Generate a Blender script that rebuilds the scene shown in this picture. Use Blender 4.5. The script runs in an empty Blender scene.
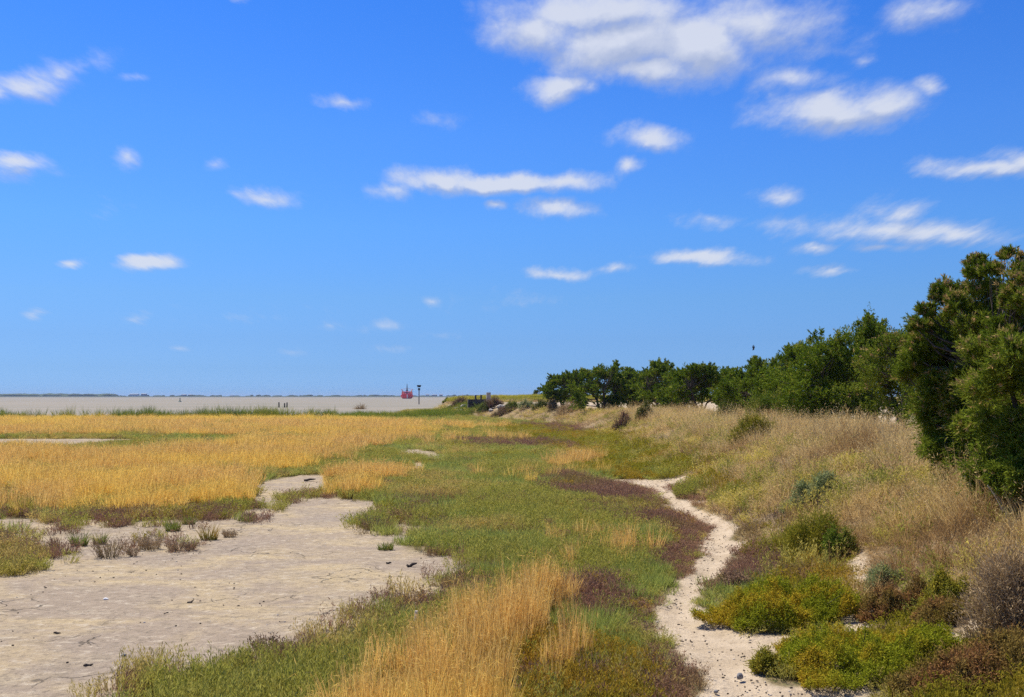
import bpy, math, random
import numpy as np

S = bpy.context.scene
COL = S.collection
PI = math.pi
# ------------------------------------------------------------------ camera model
W, H = 1024, 697
LENS, SENS = 35.0, 36.0
F = LENS / SENS * W
EYE = 2.2
HORIZ = 396.3
PITCH = math.atan((HORIZ - (H / 2)) / F)

def ray(px, py):
    cx = (px - W / 2) / F
    cy = (H / 2 - py) / F
    c, s = math.cos(PITCH), math.sin(PITCH)
    return (cx, c - cy * s, s + cy * c)

# ------------------------------------------------------------------ noise (numpy)
_lat = {}
def vnoise(x, y, seed):
    if seed not in _lat:
        _lat[seed] = np.random.RandomState(1000 + seed).rand(256, 256)
    L = _lat[seed]
    xi = np.floor(x).astype(np.int64); yi = np.floor(y).astype(np.int64)
    fx = x - xi; fy = y - yi
    fx = fx * fx * (3 - 2 * fx); fy = fy * fy * (3 - 2 * fy)
    a = L[xi & 255, yi & 255]; b = L[(xi + 1) & 255, yi & 255]
    c = L[xi & 255, (yi + 1) & 255]; d = L[(xi + 1) & 255, (yi + 1) & 255]
    return (a * (1 - fx) + b * fx) * (1 - fy) + (c * (1 - fx) + d * fx) * fy

def fbm(x, y, size, seed, octv=4):
    """0..1 noise with features about `size` metres"""
    x = np.asarray(x, float) / size; y = np.asarray(y, float) / size
    s = 0; a = 1.0; tot = 0
    for k in range(octv):
        s = s + a * vnoise(x + 17.3 * k, y - 9.1 * k, seed * 7 + k); tot += a
        a *= 0.55; x = x * 2.03; y = y * 2.03
    return s / tot

def sstep(a, b, v):
    t = np.clip((np.asarray(v, float) - a) / (b - a), 0, 1)
    return t * t * (3 - 2 * t)

def polysd(px, py, poly):
    """signed distance, positive inside"""
    P = np.asarray(poly, float)
    x = np.asarray(px, float).ravel(); y = np.asarray(py, float).ravel()
    best = np.full(x.shape, 1e18); inside = np.zeros(x.shape, bool)
    n = len(P)
    for i in range(n):
        ax, ay = P[i]; bx, by = P[(i + 1) % n]
        ex, ey = bx - ax, by - ay
        L = ex * ex + ey * ey + 1e-12
        t = np.clip(((x - ax) * ex + (y - ay) * ey) / L, 0, 1)
        dx = x - ax - t * ex; dy = y - ay - t * ey
        best = np.minimum(best, dx * dx + dy * dy)
        cond = ((ay > y) != (by > y))
        with np.errstate(divide='ignore', invalid='ignore'):
            xin = (bx - ax) * (y - ay) / (by - ay + 1e-15) + ax
        inside ^= cond & (x < xin)
    d = np.sqrt(best)
    return np.where(inside, d, -d)

# ------------------------------------------------------------------ terrain
LAND = [(-6000, 97), (-60, 97), (-30, 98), (-19, 103), (-10, 112), (-16, 140), (-18, 178),
        (10, 260), (60, 500), (200, 1500), (6000, 1500), (6000, -300), (-6000, -300)]
FOOT_Y = [-50, 6, 9, 25, 40, 60, 75, 90, 105, 120, 150, 300]
FOOT_X = [2.3, 2.3, 2.6, 3.5, 4.2, 4.6, 3.2, -0.5, -5.5, -8.5, -12.5, -9.0]

def dune_d(x, y):
    return x - np.interp(y, FOOT_Y, FOOT_X)

def terrain(x, y):
    x = np.asarray(x, float); y = np.asarray(y, float)
    d = dune_d(x, y)
    z = 1.05 * sstep(0, 3.3, d) + np.clip(0.04 * (d - 3.3), 0, 0.25)
    z = z + 0.10 * (fbm(x, y, 1.6, 3, 3) - 0.5) * sstep(0, 1.5, d)
    z = z + 0.05 * (fbm(x, y, 2.5, 4, 3) - 0.5)
    # low bank that closes the view at the far end of the track
    z = z + 0.75 * sstep(146, 156, y) * (1 - sstep(190, 230, y)) * sstep(-0.5, 3, d)
    m = (y > 80)
    if np.any(m):
        sd = np.full(x.shape, 50.0)
        sd[m] = polysd(x[m], y[m], LAND)
        z = z * sstep(-2, 6, sd) - 1.2 * sstep(1.0, -8, sd)
        z = z + sstep(2600, 2680, y) * 3.6
    return z

def place(px, py):
    """first hit of the view ray of a photo pixel with the terrain"""
    d = ray(px, py)
    ts = np.concatenate([np.arange(3, 40, 0.02), np.arange(40, 300, 0.1)])
    x = d[0] * ts; y = d[1] * ts; z = EYE + d[2] * ts
    g = terrain(x, y)
    k = np.argmax(z <= g)
    if not (z <= g).any():
        k = len(ts) - 1
    return float(x[k]), float(y[k]), float(g[k])

def at_depth(px, py, depth):
    d = ray(px, py); t = depth / d[1]
    return d[0] * t, depth, EYE + d[2] * t

def ground_poly(pts):
    return [place(*p)[:2] if p[1] > 410 else place(*p)[:2] for p in pts]

def flat_poly(pts):
    out = []
    for px, py in pts:
        d = ray(px, py); t = -EYE / d[2]
        out.append((d[0] * t, d[1] * t))
    return out

MUD = [flat_poly(p) for p in (
    [(-300, 512), (-60, 520), (0, 519), (60, 520), (150, 522), (225, 520), (258, 509), (255, 500), (250, 492), (255, 484), (300, 475),
     (338, 474), (330, 486), (318, 497), (368, 501), (398, 512), (392, 522), (418, 528), (398, 540), (408, 552), (470, 558), (480, 573),
     (454, 594), (404, 609), (385, 618), (342, 636), (325, 650), (296, 655), (262, 664), (215, 676), (150, 683), (125, 697), (100, 760), (-300, 760)],
    [(398, 450), (418, 449), (440, 455), (455, 459), (440, 463), (420, 458), (402, 457)],
    [(400, 464), (425, 462), (430, 467), (408, 471)],
    [(420, 503), (445, 501), (450, 508), (425, 511)],
    [(-90, 440), (8, 438.8), (60, 438.6), (150, 439.2), (158, 441.4), (60, 447.5), (8, 446.4), (-90, 446)],
)]
VEG_IN_MUD = [flat_poly(p) for p in (
    [(-300, 527), (-40, 533), (20, 540), (38, 560), (30, 575), (-300, 590)],
    [(360, 521), (380, 515), (400, 523), (385, 530), (362, 529)],
)]
PATH = [ground_poly(p) for p in (
    [(607, 480), (642, 479), (687, 476), (691, 482), (668, 487), (677, 499), (709, 501), (690, 506), (706, 512), (738, 527), (729, 540), (751, 543),
     (733, 553), (720, 576), (704, 588), (694, 604), (710, 614), (728, 624), (748, 634), (768, 636), (795, 636), (788, 650), (762, 664), (757, 676), (776, 688),
     (829, 689), (867, 684), (866, 697), (850, 740), (700, 740), (700, 697), (709, 683), (703, 669), (674, 662), (686, 655), (674, 647), (656, 629),
     (657, 609), (672, 594), (691, 570), (700, 556), (704, 537), (715, 528), (686, 516), (667, 510), (661, 500), (650, 490), (629, 485)],
    [(566, 450), (572, 449), (586, 454), (583, 457), (575, 455)],
    [(614, 468), (624, 467), (627, 470), (617, 471)],
    [(842, 632), (848, 612), (862, 606), (876, 614), (872, 622), (862, 632)],
    [(952, 640), (960, 625), (972, 612), (975, 590), (986, 588), (985, 612), (976, 636), (962, 642)],
    [(990, 656), (996, 642), (1030, 636), (1060, 640), (1040, 656)],
    [(856, 578), (852, 562), (860, 550), (868, 562), (868, 578)],
)]

def sdmax(x, y, polys):
    r = np.full(np.asarray(x, float).ravel().shape, -50.0)
    for p in polys:
        P = np.asarray(p)
        r = np.maximum(r, polysd(x, y, P))
    return r

def bare(x, y):
    """>0 on bare mud, bare path; metres"""
    n = (fbm(x, y, 0.55, 11, 3) - 0.5)
    m = sdmax(x, y, MUD) + n * (0.5 + 0.02 * np.asarray(y).ravel())
    v = sdmax(x, y, VEG_IN_MUD) + n * 0.6
    m = np.minimum(m, -v)
    p = sdmax(x, y, PATH) + n * 0.22
    return m, p

def track(x, y):
    """sand track behind the trees; >0 on the track"""
    d = dune_d(x, y)
    t = np.minimum(d - np.interp(y, [0, 20, 60, 80, 100, 150], [6.8, 7.2, 6.0, 4.6, 2.8, 2.4]), 146 - np.asarray(y)) + 2.0 * (fbm(x, y, 3, 21, 3) - 0.5)
    return t

# ------------------------------------------------------------------ object helpers
def tag(o, label=None, cat=None, group=None, kind=None):
    if label: o['label'] = label
    if cat: o['category'] = cat
    if group: o['group'] = group
    if kind: o['kind'] = kind
    return o

def empty(name, loc, rz=0.0):
    o = bpy.data.objects.new(name, None)
    o.empty_display_size = 0.2
    o.location = loc; o.rotation_euler = (0, 0, rz)
    COL.objects.link(o)
    return o

def mesh_np(name, V, polys, attrs=None, smooth=False):
    """polys: list of int arrays (n,k); attrs: {name: float array per vertex}"""
    me = bpy.data.meshes.new(name)
    V = np.ascontiguousarray(V, dtype=np.float32)
    me.vertices.add(len(V)); me.vertices.foreach_set('co', V.ravel())
    idx = []; tot = []
    for p in polys:
        if len(p) == 0: continue
        p = np.asarray(p, np.int32)
        idx.append(p.ravel()); tot.append(np.full(len(p), p.shape[1], np.int32))
    idx = np.concatenate(idx); tot = np.concatenate(tot)
    start = np.concatenate([[0], np.cumsum(tot)[:-1]]).astype(np.int32)
    me.loops.add(len(idx)); me.loops.foreach_set('vertex_index', idx)
    me.polygons.add(len(tot)); me.polygons.foreach_set('loop_start', start)
    try:
        me.polygons.foreach_set('loop_total', tot)
    except Exception:
        pass
    if attrs:
        for k, a in attrs.items():
            at = me.attributes.new(k, 'FLOAT', 'POINT')
            at.data.foreach_set('value', np.ascontiguousarray(a, np.float32).ravel())
    me.update(calc_edges=True)
    me.polygons.foreach_set('use_smooth', np.full(len(tot), bool(smooth)))
    return me

def obj(name, me, mat=None, parent=None, link=True):
    o = bpy.data.objects.new(name, me)
    if mat is not None and not me.materials: me.materials.append(mat)
    if parent is not None: o.parent = parent
    if link: COL.objects.link(o)
    return o

class MB:
    """collects boxes, tubes and lumps into one mesh"""
    def __init__(s): s.V = []; s.F = {}; s.n = 0
    def add(s, V, F):
        V = np.asarray(V, float)
        for f in F:
            s.F.setdefault(len(f), []).append([i + s.n for i in f])
        s.V.append(V); s.n += len(V)
    def box(s, c, size, rz=0.0, taper=1.0, bev=0.0):
        x, y, z = [q / 2 for q in size]
        b = min(bev, x * .9, y * .9)
        ring = [(-x, -y), (x, -y), (x, y), (-x, y)] if b <= 0 else \
               [(-x + b, -y), (x - b, -y), (x, -y + b), (x, y - b), (x - b, y), (-x + b, y), (-x, y - b), (-x, -y + b)]
        n = len(ring); cr, sr = math.cos(rz), math.sin(rz)
        V = []
        for zz, k in ((-z, 1.0), (z, taper)):
            for px, py in ring:
                V.append((c[0] + (px * cr - py * sr) * k, c[1] + (px * sr + py * cr) * k, c[2] + zz))
        F = [tuple(range(n))[::-1], tuple(range(n, 2 * n))]
        for i in range(n): F.append((i, (i + 1) % n, n + (i + 1) % n, n + i))
        s.add(V, F)
    def tube(s, pts, rads, sides=7, cap=True):
        pts = np.asarray(pts, float); k = len(pts)
        V = []; F = []
        for i in range(k):
            t = pts[min(i + 1, k - 1)] - pts[max(i - 1, 0)]
            t = t / (np.linalg.norm(t) + 1e-9)
            a = np.cross(t, (0.0, 1.0, 0.2) if abs(t[1]) < 0.9 else (1.0, 0, 0)); a /= np.linalg.norm(a) + 1e-9
            b = np.cross(t, a)
            for j in range(sides):
                th = 2 * PI * j / sides
                V.append(pts[i] + rads[i] * (a * math.cos(th) + b * math.sin(th)))
        for i in range(k - 1):
            for j in range(sides):
                j2 = (j + 1) % sides
                F.append((i * sides + j, i * sides + j2, (i + 1) * sides + j2, (i + 1) * sides + j))
        if cap:
            F.append(tuple(range(sides))[::-1]); F.append(tuple((k - 1) * sides + j for j in range(sides)))
        s.add(V, F)
    def rock(s, c, size, seed, rz=0.0, rough=0.25, lat=7, lon=10):
        rs = np.random.RandomState(seed)
        V = []; F = []
        ph = rs.rand(6) * 6.28
        planes = rs.randn(9, 3); planes /= np.linalg.norm(planes, axis=1)[:, None]
        off = 0.62 + 0.3 * rs.rand(9)
        for i in range(lat + 1):
            th = PI * i / lat
            for j in range(lon):
                p = 2 * PI * j / lon
                d = np.array([math.sin(th) * math.cos(p), math.sin(th) * math.sin(p), math.cos(th)])
                r = 1 + rough * 0.3 * math.sin(3 * p + ph[0]) * math.sin(2 * th + ph[1])
                dots = planes @ d
                for q in range(9):
                    if dots[q] > 0.05: r = min(r, off[q] / dots[q])
                r *= 1 + 0.06 * (rs.rand() - 0.5) * (0 if i in (0, lat) else 1)
                v = d * r * np.array(size) / 2
                V.append((c[0] + v[0] * math.cos(rz) - v[1] * math.sin(rz), c[1] + v[0] * math.sin(rz) + v[1] * math.cos(rz), c[2] + v[2]))
        for i in range(lat):
            for j in range(lon):
                j2 = (j + 1) % lon
                F.append((i * lon + j, (i + 1) * lon + j, (i + 1) * lon + j2, i * lon + j2))
        s.add(V, F)
    def build(s, name, mat, parent=None, smooth=False):
        me = mesh_np(name, np.concatenate(s.V), [np.array(f) for f in s.F.values()], smooth=smooth)
        return obj(name, me, mat, parent)

# ------------------------------------------------------------------ node helpers
class NT:
    def __init__(s, tree):
        s.t = tree; s.n = tree.nodes; s.l = tree.links
    def node(s, typ, **kw):
        nd = s.n.new(typ)
        for k, v in kw.items():
            if k == 'inputs':
                for a, b in v.items():
                    if hasattr(b, 'bl_idname') or isinstance(b, bpy.types.NodeSocket): s.l.new(b, nd.inputs[a])
                    else: nd.inputs[a].default_value = b
            else: setattr(nd, k, v)
        return nd
    def math(s, op, a, b=0.0, c=None, clamp=False):
        nd = s.n.new('ShaderNodeMath'); nd.operation = op; nd.use_clamp = clamp
        for i, v in enumerate((a, b) if c is None else (a, b, c)):
            if isinstance(v, bpy.types.NodeSocket): s.l.new(v, nd.inputs[i])
            else: nd.inputs[i].default_value = v
        return nd.outputs[0]
    def mix(s, f, a, b, typ='MIX'):
        nd = s.n.new('ShaderNodeMix'); nd.data_type = 'RGBA'; nd.blend_type = typ
        for i, v in ((0, f), (6, a), (7, b)):
            if isinstance(v, bpy.types.NodeSocket): s.l.new(v, nd.inputs[i])
            else: nd.inputs[i].default_value = v if i == 0 else (v[0], v[1], v[2], 1)
        return nd.outputs[2]
    def ramp(s, f, a, b):
        """smooth 0..1 between a and b"""
        nd = s.n.new('ShaderNodeMapRange'); nd.interpolation_type = 'SMOOTHSTEP'
        s.l.new(f, nd.inputs[0]); nd.inputs[1].default_value = a; nd.inputs[2].default_value = b
        return nd.outputs[0]
    def noise(s, vec, scale, detail=4, rough=0.55, dist=0.0):
        nd = s.n.new('ShaderNodeTexNoise')
        if vec is not None: s.l.new(vec, nd.inputs['Vector'])
        nd.inputs['Scale'].default_value = scale; nd.inputs['Detail'].default_value = detail
        nd.inputs['Roughness'].default_value = rough; nd.inputs['Distortion'].default_value = dist
        return nd.outputs[0]
    def attr(s, name, typ='GEOMETRY'):
        nd = s.n.new('ShaderNodeAttribute'); nd.attribute_name = name; nd.attribute_type = typ
        return nd.outputs['Fac']

def new_mat(name):
    m = bpy.data.materials.new(name); m.use_nodes = True
    m.node_tree.nodes.clear()
    t = NT(m.node_tree)
    out = t.node('ShaderNodeOutputMaterial')
    return m, t, out

def simple_mat(name, col, rough=0.8, var=0.25, scale=6.0, spec=0.2):
    m, t, out = new_mat(name)
    tc = t.node('ShaderNodeTexCoord')
    n = t.noise(tc.outputs['Object'], scale, 5)
    c = t.mix(t.ramp(n, 0.3, 0.7), [q * (1 - var) for q in col], [min(1, q * (1 + var)) for q in col])
    p = t.node('ShaderNodeBsdfPrincipled', inputs={'Base Color': c, 'Roughness': rough})
    p.inputs['Specular IOR Level'].default_value = spec
    b = t.node('ShaderNodeBump', inputs={'Height': n, 'Strength': 0.3, 'Distance': 0.02})
    t.l.new(b.outputs[0], p.inputs['Normal'])
    t.l.new(p.outputs[0], out.inputs[0])
    return m

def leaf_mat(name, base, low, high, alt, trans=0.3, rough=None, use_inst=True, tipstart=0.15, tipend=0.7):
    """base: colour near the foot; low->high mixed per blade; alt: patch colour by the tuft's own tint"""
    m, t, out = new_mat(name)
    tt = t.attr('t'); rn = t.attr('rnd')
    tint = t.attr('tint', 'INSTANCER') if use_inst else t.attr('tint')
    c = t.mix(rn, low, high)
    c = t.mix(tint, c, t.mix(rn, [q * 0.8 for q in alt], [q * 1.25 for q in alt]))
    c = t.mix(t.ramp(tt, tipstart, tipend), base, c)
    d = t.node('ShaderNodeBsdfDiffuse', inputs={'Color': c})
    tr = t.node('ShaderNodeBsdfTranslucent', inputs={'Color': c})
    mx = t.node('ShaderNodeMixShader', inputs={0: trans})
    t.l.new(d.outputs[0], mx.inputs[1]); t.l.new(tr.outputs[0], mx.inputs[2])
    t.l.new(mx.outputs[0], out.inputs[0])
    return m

# ------------------------------------------------------------------ blades
def blade_arrays(rs, n, R, h, w, bend=0.3, lean=0.25, segs=3, hvar=0.45, up=1.0):
    """n tapered bent blades growing from a disc of radius R"""
    r = R * np.sqrt(rs.rand(n)); a = rs.rand(n) * 2 * PI
    bx, by = r * np.cos(a), r * np.sin(a)
    az = a + rs.randn(n) * 0.9
    hh = h * (1 - hvar * rs.rand(n)) * (1 - 0.35 * (r / (R + 1e-6)) ** 2)
    ln = lean * (0.3 + rs.rand(n)); bd = bend * (0.2 + rs.rand(n))
    fa = rs.rand(n) * 2 * PI
    wx, wy = np.cos(fa), np.sin(fa)
    ts = np.linspace(0, 1, segs + 1)
    V = []; T = []
    for k, t in enumerate(ts):
        o = hh * (ln * t + bd * t * t)
        cx = bx + np.cos(az) * o; cy = by + np.sin(az) * o
        cz = hh * (t - 0.35 * bd * t * t) * up
        if k < segs:
            ww = w * (1 - 0.75 * t ** 1.5) * 0.5
            V.append(np.stack([cx - wx * ww, cy - wy * ww, cz], 1)); V.append(np.stack([cx + wx * ww, cy + wy * ww, cz], 1))
            T += [np.full(n, t), np.full(n, t)]
        else:
            V.append(np.stack([cx, cy, cz], 1)); T.append(np.full(n, 1.0))
    m = 2 * segs + 1
    V = np.stack(V, 1).reshape(-1, 3); T = np.stack(T, 1).reshape(-1)
    base = np.arange(n)[:, None] * m
    q = [base + np.array([[2 * k, 2 * k + 1, 2 * k + 3, 2 * k + 2]]) for k in range(segs - 1)]
    q = np.concatenate(q) if q else np.zeros((0, 4), int)
    tri = base + np.array([[2 * segs - 2, 2 * segs - 1, 2 * segs]])
    rnd = np.repeat(rs.rand(n), m)
    tips = np.stack([bx + np.cos(az) * hh * (ln + bd), by + np.sin(az) * hh * (ln + bd), hh * (1 - 0.35 * bd) * up], 1)
    return V, q, tri, T, rnd, tips

def leaflets(rs, C, D, L, Wd, t=None, rnd=None, N=None):
    """one kite shaped leaf (2 tris -> 1 quad) at each centre C along D"""
    n = len(C)
    D = D / (np.linalg.norm(D, axis=1)[:, None] + 1e-9)
    A = np.cross(D, rs.randn(n, 3) if N is None else N + rs.randn(n, 3) * 0.35); A /= np.linalg.norm(A, axis=1)[:, None] + 1e-9
    L = np.broadcast_to(L, (n,))[:, None]; Wd = np.broadcast_to(Wd, (n,))[:, None]
    V = np.stack([C, C + D * L * 0.45 + A * Wd * 0.5, C + D * L, C + D * L * 0.45 - A * Wd * 0.5], 1).reshape(-1, 3)
    Q = np.arange(n * 4).reshape(-1, 4)
    if rnd is None: rnd = rs.rand(n)
    if t is None: t = np.full(n, 0.8)
    return V, Q, np.repeat(t, 4), np.repeat(rnd, 4)

def join(parts):
    """parts: (V, [polys], T, R)"""
    V = []; P = {}; T = []; R = []; n = 0
    for v, polys, t, r in parts:
        for p in polys:
            if len(p): P.setdefault(p.shape[1], []).append(p + n)
        V.append(v); T.append(t); R.append(r); n += len(v)
    return np.concatenate(V), [np.concatenate(p) for p in P.values()], np.concatenate(T), np.concatenate(R)

def tuft_mesh(name, rs, n, R, h, w, heads=0, head_len=0.06, head_w=0.02, extra=None, **kw):
    V, q, tri, T, rnd, tips = blade_arrays(rs, n, R, h, w, **kw)
    parts = [(V, [q, tri], T, rnd)]
    if heads:
        k = min(heads, n)
        for j in range(3):
            tp = tips[:k] - np.array([0, 0, 0.03 * j]) + rs.randn(k, 3) * 0.008
            D = rs.randn(k, 3) * 0.6 + np.array([0, 0, -0.2 if j else 0.6])
            v, Q, t, r = leaflets(rs, tp, D, head_len * (0.6 + 0.8 * rs.rand(k)), head_w, t=np.full(k, 1.0))
            parts.append((v, [Q], t, r))
    if extra is not None: parts += extra
    V, P, T, R_ = join(parts)
    return mesh_np(name, V, P, {'t': T, 'rnd': R_})

def twiggy(rs, nst, R, h, w, nleaf, leafL, leafW, lean=0.5):
    """branched low halophyte: stems with short fleshy side shoots"""
    V, q, tri, T, rnd, tips = blade_arrays(rs, nst, R, h, w, lean=lean, bend=0.25, segs=2)
    k = rs.randint(0, nst, nleaf)
    f = 0.25 + 0.75 * rs.rand(nleaf) ** 0.7
    base = np.stack([V[k * 5][:, 0], V[k * 5][:, 1], np.zeros(nleaf)], 1)
    C = base + (tips[k] - base) * f[:, None] + rs.randn(nleaf, 3) * 0.012
    D = np.stack([rs.randn(nleaf) * 0.7, rs.randn(nleaf) * 0.7, 0.4 + rs.rand(nleaf)], 1)
    v, Q, t, r = leaflets(rs, C, D, leafL * (0.6 + 0.8 * rs.rand(nleaf)), leafW, t=f)
    return join([(V, [q, tri], T, rnd), (v, [Q], t, r)])

# ------------------------------------------------------------------ scatter with geometry nodes (uncountable ground cover only)
def scatter(name, label, cat, protos, mat, pts, scl, rot, idx, tint):
    pc = bpy.data.collections.new(name + '_forms')
    for i, me in enumerate(protos):
        if not me.materials: me.materials.append(mat)
        o = bpy.data.objects.new('%s_form_%02d' % (name, i), me)
        pc.objects.link(o)
    me = bpy.data.meshes.new(name)
    n = len(pts)
    me.vertices.add(n); me.vertices.foreach_set('co', np.ascontiguousarray(pts, np.float32).ravel())
    for k, typ, key, a in (('scl', 'FLOAT_VECTOR', 'vector', scl), ('rot', 'FLOAT_VECTOR', 'vector', rot),
                           ('idx', 'INT', 'value', idx), ('tint', 'FLOAT', 'value', tint)):
        at = me.attributes.new(k, typ, 'POINT')
        at.data.foreach_set(key, np.ascontiguousarray(a, np.int32 if typ == 'INT' else np.float32).ravel())
    o = obj(name, me)
    me.materials.append(mat)
    tag(o, label, cat, kind='stuff')
    ng = bpy.data.node_groups.new(name + '_nodes', 'GeometryNodeTree')
    ng.interface.new_socket('Geometry', in_out='INPUT', socket_type='NodeSocketGeometry')
    ng.interface.new_socket('Geometry', in_out='OUTPUT', socket_type='NodeSocketGeometry')
    gi = ng.nodes.new('NodeGroupInput'); go = ng.nodes.new('NodeGroupOutput')
    ip = ng.nodes.new('GeometryNodeInstanceOnPoints'); ci = ng.nodes.new('GeometryNodeCollectionInfo')
    ci.inputs['Collection'].default_value = pc
    ci.inputs['Separate Children'].default_value = True; ci.inputs['Reset Children'].default_value = True
    def na(nm, typ):
        q = ng.nodes.new('GeometryNodeInputNamedAttribute'); q.data_type = typ; q.inputs[0].default_value = nm
        return q.outputs[0]
    L = ng.links.new
    L(gi.outputs[0], ip.inputs['Points']); L(ci.outputs[0], ip.inputs['Instance'])
    ip.inputs['Pick Instance'].default_value = True
    L(na('idx', 'INT'), ip.inputs['Instance Index'])
    e2r = ng.nodes.new('FunctionNodeEulerToRotation')
    L(na('rot', 'FLOAT_VECTOR'), e2r.inputs[0]); L(e2r.outputs[0], ip.inputs['Rotation'])
    L(na('scl', 'FLOAT_VECTOR'), ip.inputs['Scale'])
    L(ip.outputs[0], go.inputs[0])
    md = o.modifiers.new('forms', 'NODES'); md.node_group = ng
    print('SCATTER', name, n)
    return o

BANDS = [(4.5, 9, 1.8, 0.66), (9, 14, 1.25, 0.82), (14, 22, 0.72, 1.05), (22, 36, 0.38, 1.35), (36, 62, 0.18, 1.8), (62, 114, 0.09, 2.4), (114, 150, 0.06, 3.0)]

def sample(rs, rho, weight, y0=4.5, y1=150, bands=BANDS):
    X = []; Y = []; M = []
    for a, b, k, m in bands:
        a2, b2 = max(a, y0), min(b, y1)
        if b2 <= a2: continue
        hw = 0.53 * b2 + 3
        n = int(rho * k * (b2 - a2) * 2 * hw)
        x = (rs.rand(n) * 2 - 1) * hw; y = a2 + rs.rand(n) * (b2 - a2)
        ok = np.abs(x) < 0.53 * y + 3
        x, y = x[ok], y[ok]
        w = weight(x, y)
        ok = rs.rand(len(x)) < w
        X.append(x[ok]); Y.append(y[ok]); M.append(np.full(ok.sum(), m))
    return np.concatenate(X), np.concatenate(Y), np.concatenate(M)

def spread(name, label, cat, protos, mat, rs, x, y, m, hs, tint, tilt=0.12, sink=0.01, wscale=1.0):
    n = len(x)
    z = terrain(x, y) - sink
    s = 0.75 + 0.5 * rs.rand(n)
    hs = np.broadcast_to(hs, (n,))
    scl = np.stack([s * m * wscale, s * m * wscale, s * hs], 1)
    rot = np.stack([rs.randn(n) * tilt, rs.randn(n) * tilt, rs.rand(n) * 2 * PI], 1)
    idx = rs.randint(0, len(protos), n)
    return scatter(name, label, cat, protos, mat, np.stack([x, y, z], 1), scl, rot, idx, np.clip(tint, 0, 1))

# ------------------------------------------------------------------ zones (traced outlines of the plant patches, as ground polygons)
GOLD = [flat_poly(p) for p in (
    [(-400, 419.3), (150, 419.3), (330, 419.6), (440, 424), (430, 432), (400, 446), (345, 452), (330, 464), (268, 477), (252, 498), (205, 512), (130, 516),
     (60, 518), (0, 515), (-400, 512)],
    [(338, 480), (350, 472), (370, 480), (372, 493), (356, 498), (340, 493)],
    [(372, 474), (412, 474), (412, 482), (374, 484)],
    [(330, 760), (352, 684), (392, 662), (446, 634), (474, 612), (520, 602), (574, 597), (580, 605), (550, 645), (508, 684), (490, 720), (480, 760)],
    [(618, 556), (634, 556), (634, 569), (618, 569)],
    [(440, 426), (500, 426.5), (505, 429), (460, 431)],
    [(565, 464), (592, 462), (596, 468), (570, 470)],
)]
GOLD_CUT = [flat_poly(p) for p in (
    [(-120, 438), (0, 436.6), (160, 436.8), (240, 437.5), (238, 446), (160, 449), (110, 457), (70, 456), (20, 450), (-120, 450)],
    [(170, 437), (330, 438), (300, 441), (170, 441)],
)]
GOLD_THIN = [flat_poly(p) for p in (
    [(555, 545), (630, 535), (640, 552), (600, 572), (560, 570)],
    [(470, 480), (560, 470), (600, 476), (520, 490)],
    [(400, 436), (520, 436), (520, 444), (400, 446)],
    [(330, 700), (400, 640), (460, 600), (480, 620), (420, 720)],
    [(480, 690), (560, 650), (590, 660), (540, 720)],
)]
PURPLE = [ground_poly(p) for p in (
    [(535, 480), (560, 475), (606, 483), (645, 490), (660, 500), (664, 512), (700, 522), (706, 530), (690, 528), (640, 510), (560, 496)],
    [(636, 553), (670, 545), (700, 537), (706, 552), (700, 570), (690, 578), (650, 570)],
    [(722, 545), (760, 531), (790, 545), (775, 575), (735, 583), (705, 594), (716, 572)],
    [(664, 488), (695, 482), (722, 498), (690, 500)],
    [(704, 504), (740, 505), (780, 515), (770, 532), (742, 530)],
    [(450, 440), (570, 442), (570, 449), (470, 449)],
    [(520, 425), (560, 422), (600, 428), (560, 434)],
    [(646, 650), (672, 655), (700, 672), (708, 684), (698, 740), (640, 740)],
    [(640, 600), (662, 600), (664, 618), (658, 632), (640, 625)],
    [(392, 606), (430, 590), (466, 572), (478, 580), (470, 602), (430, 614)],
    [(690, 520), (712, 530), (708, 540), (690, 540), (660, 530)],
    [(600, 505), (690, 515), (690, 530), (620, 525)],
    [(540, 600), (600, 585), (630, 605), (590, 625)],
)]
OLIVE = [ground_poly(p) for p in (
    [(500, 424), (560, 428), (620, 430), (690, 443), (745, 468), (765, 500), (775, 530), (735, 520), (692, 478), (607, 478), (575, 472), (562, 456), (520, 440)],
    [(470, 650), (600, 640), (650, 660), (690, 700), (690, 760), (440, 760)],
    [(760, 545), (800, 530), (850, 560), (850, 600), (760, 590)],
    [(640, 505), (690, 512), (700, 530), (650, 525)],
    [(860, 620), (960, 610), (1000, 640), (1060, 680), (1060, 760), (860, 760), (880, 690)],
)]

def zone(x, y, polys, seed, soft=0.4, amp=0.9, size=1.2):
    y = np.asarray(y, float)
    s = sdmax(x, y, polys) + (fbm(x, y, size, seed, 4) - 0.5) * amp * (0.12 + 0.06 * np.minimum(y, 50))
    return np.clip(s / (soft * (0.3 + 0.04 * y)) + 0.5, 0, 1)

EXCL = []
SCRUB = [flat_poly(p) for p in (
    [(-300, 506), (0, 512), (120, 512), (250, 506), (318, 492), (330, 500), (250, 530), (215, 548), (100, 562), (40, 560), (-300, 545)],
    [(385, 500), (460, 500), (430, 520), (410, 540), (380, 535), (360, 520)],
    [(470, 560), (480, 590), (420, 618), (370, 640), (290, 672), (140, 697), (60, 740), (100, 690), (300, 640), (400, 590)],
)]
def free(x, y):
    w = np.ones(len(x))
    for cx, cy, a, b in EXCL:
        k = (np.abs(x - cx) < a) & (np.abs(y - cy) < b)
        w[k] *= sstep(0.75, 1.0, ((x[k] - cx) / a) ** 2 + ((y[k] - cy) / b) ** 2)
    return w

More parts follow.
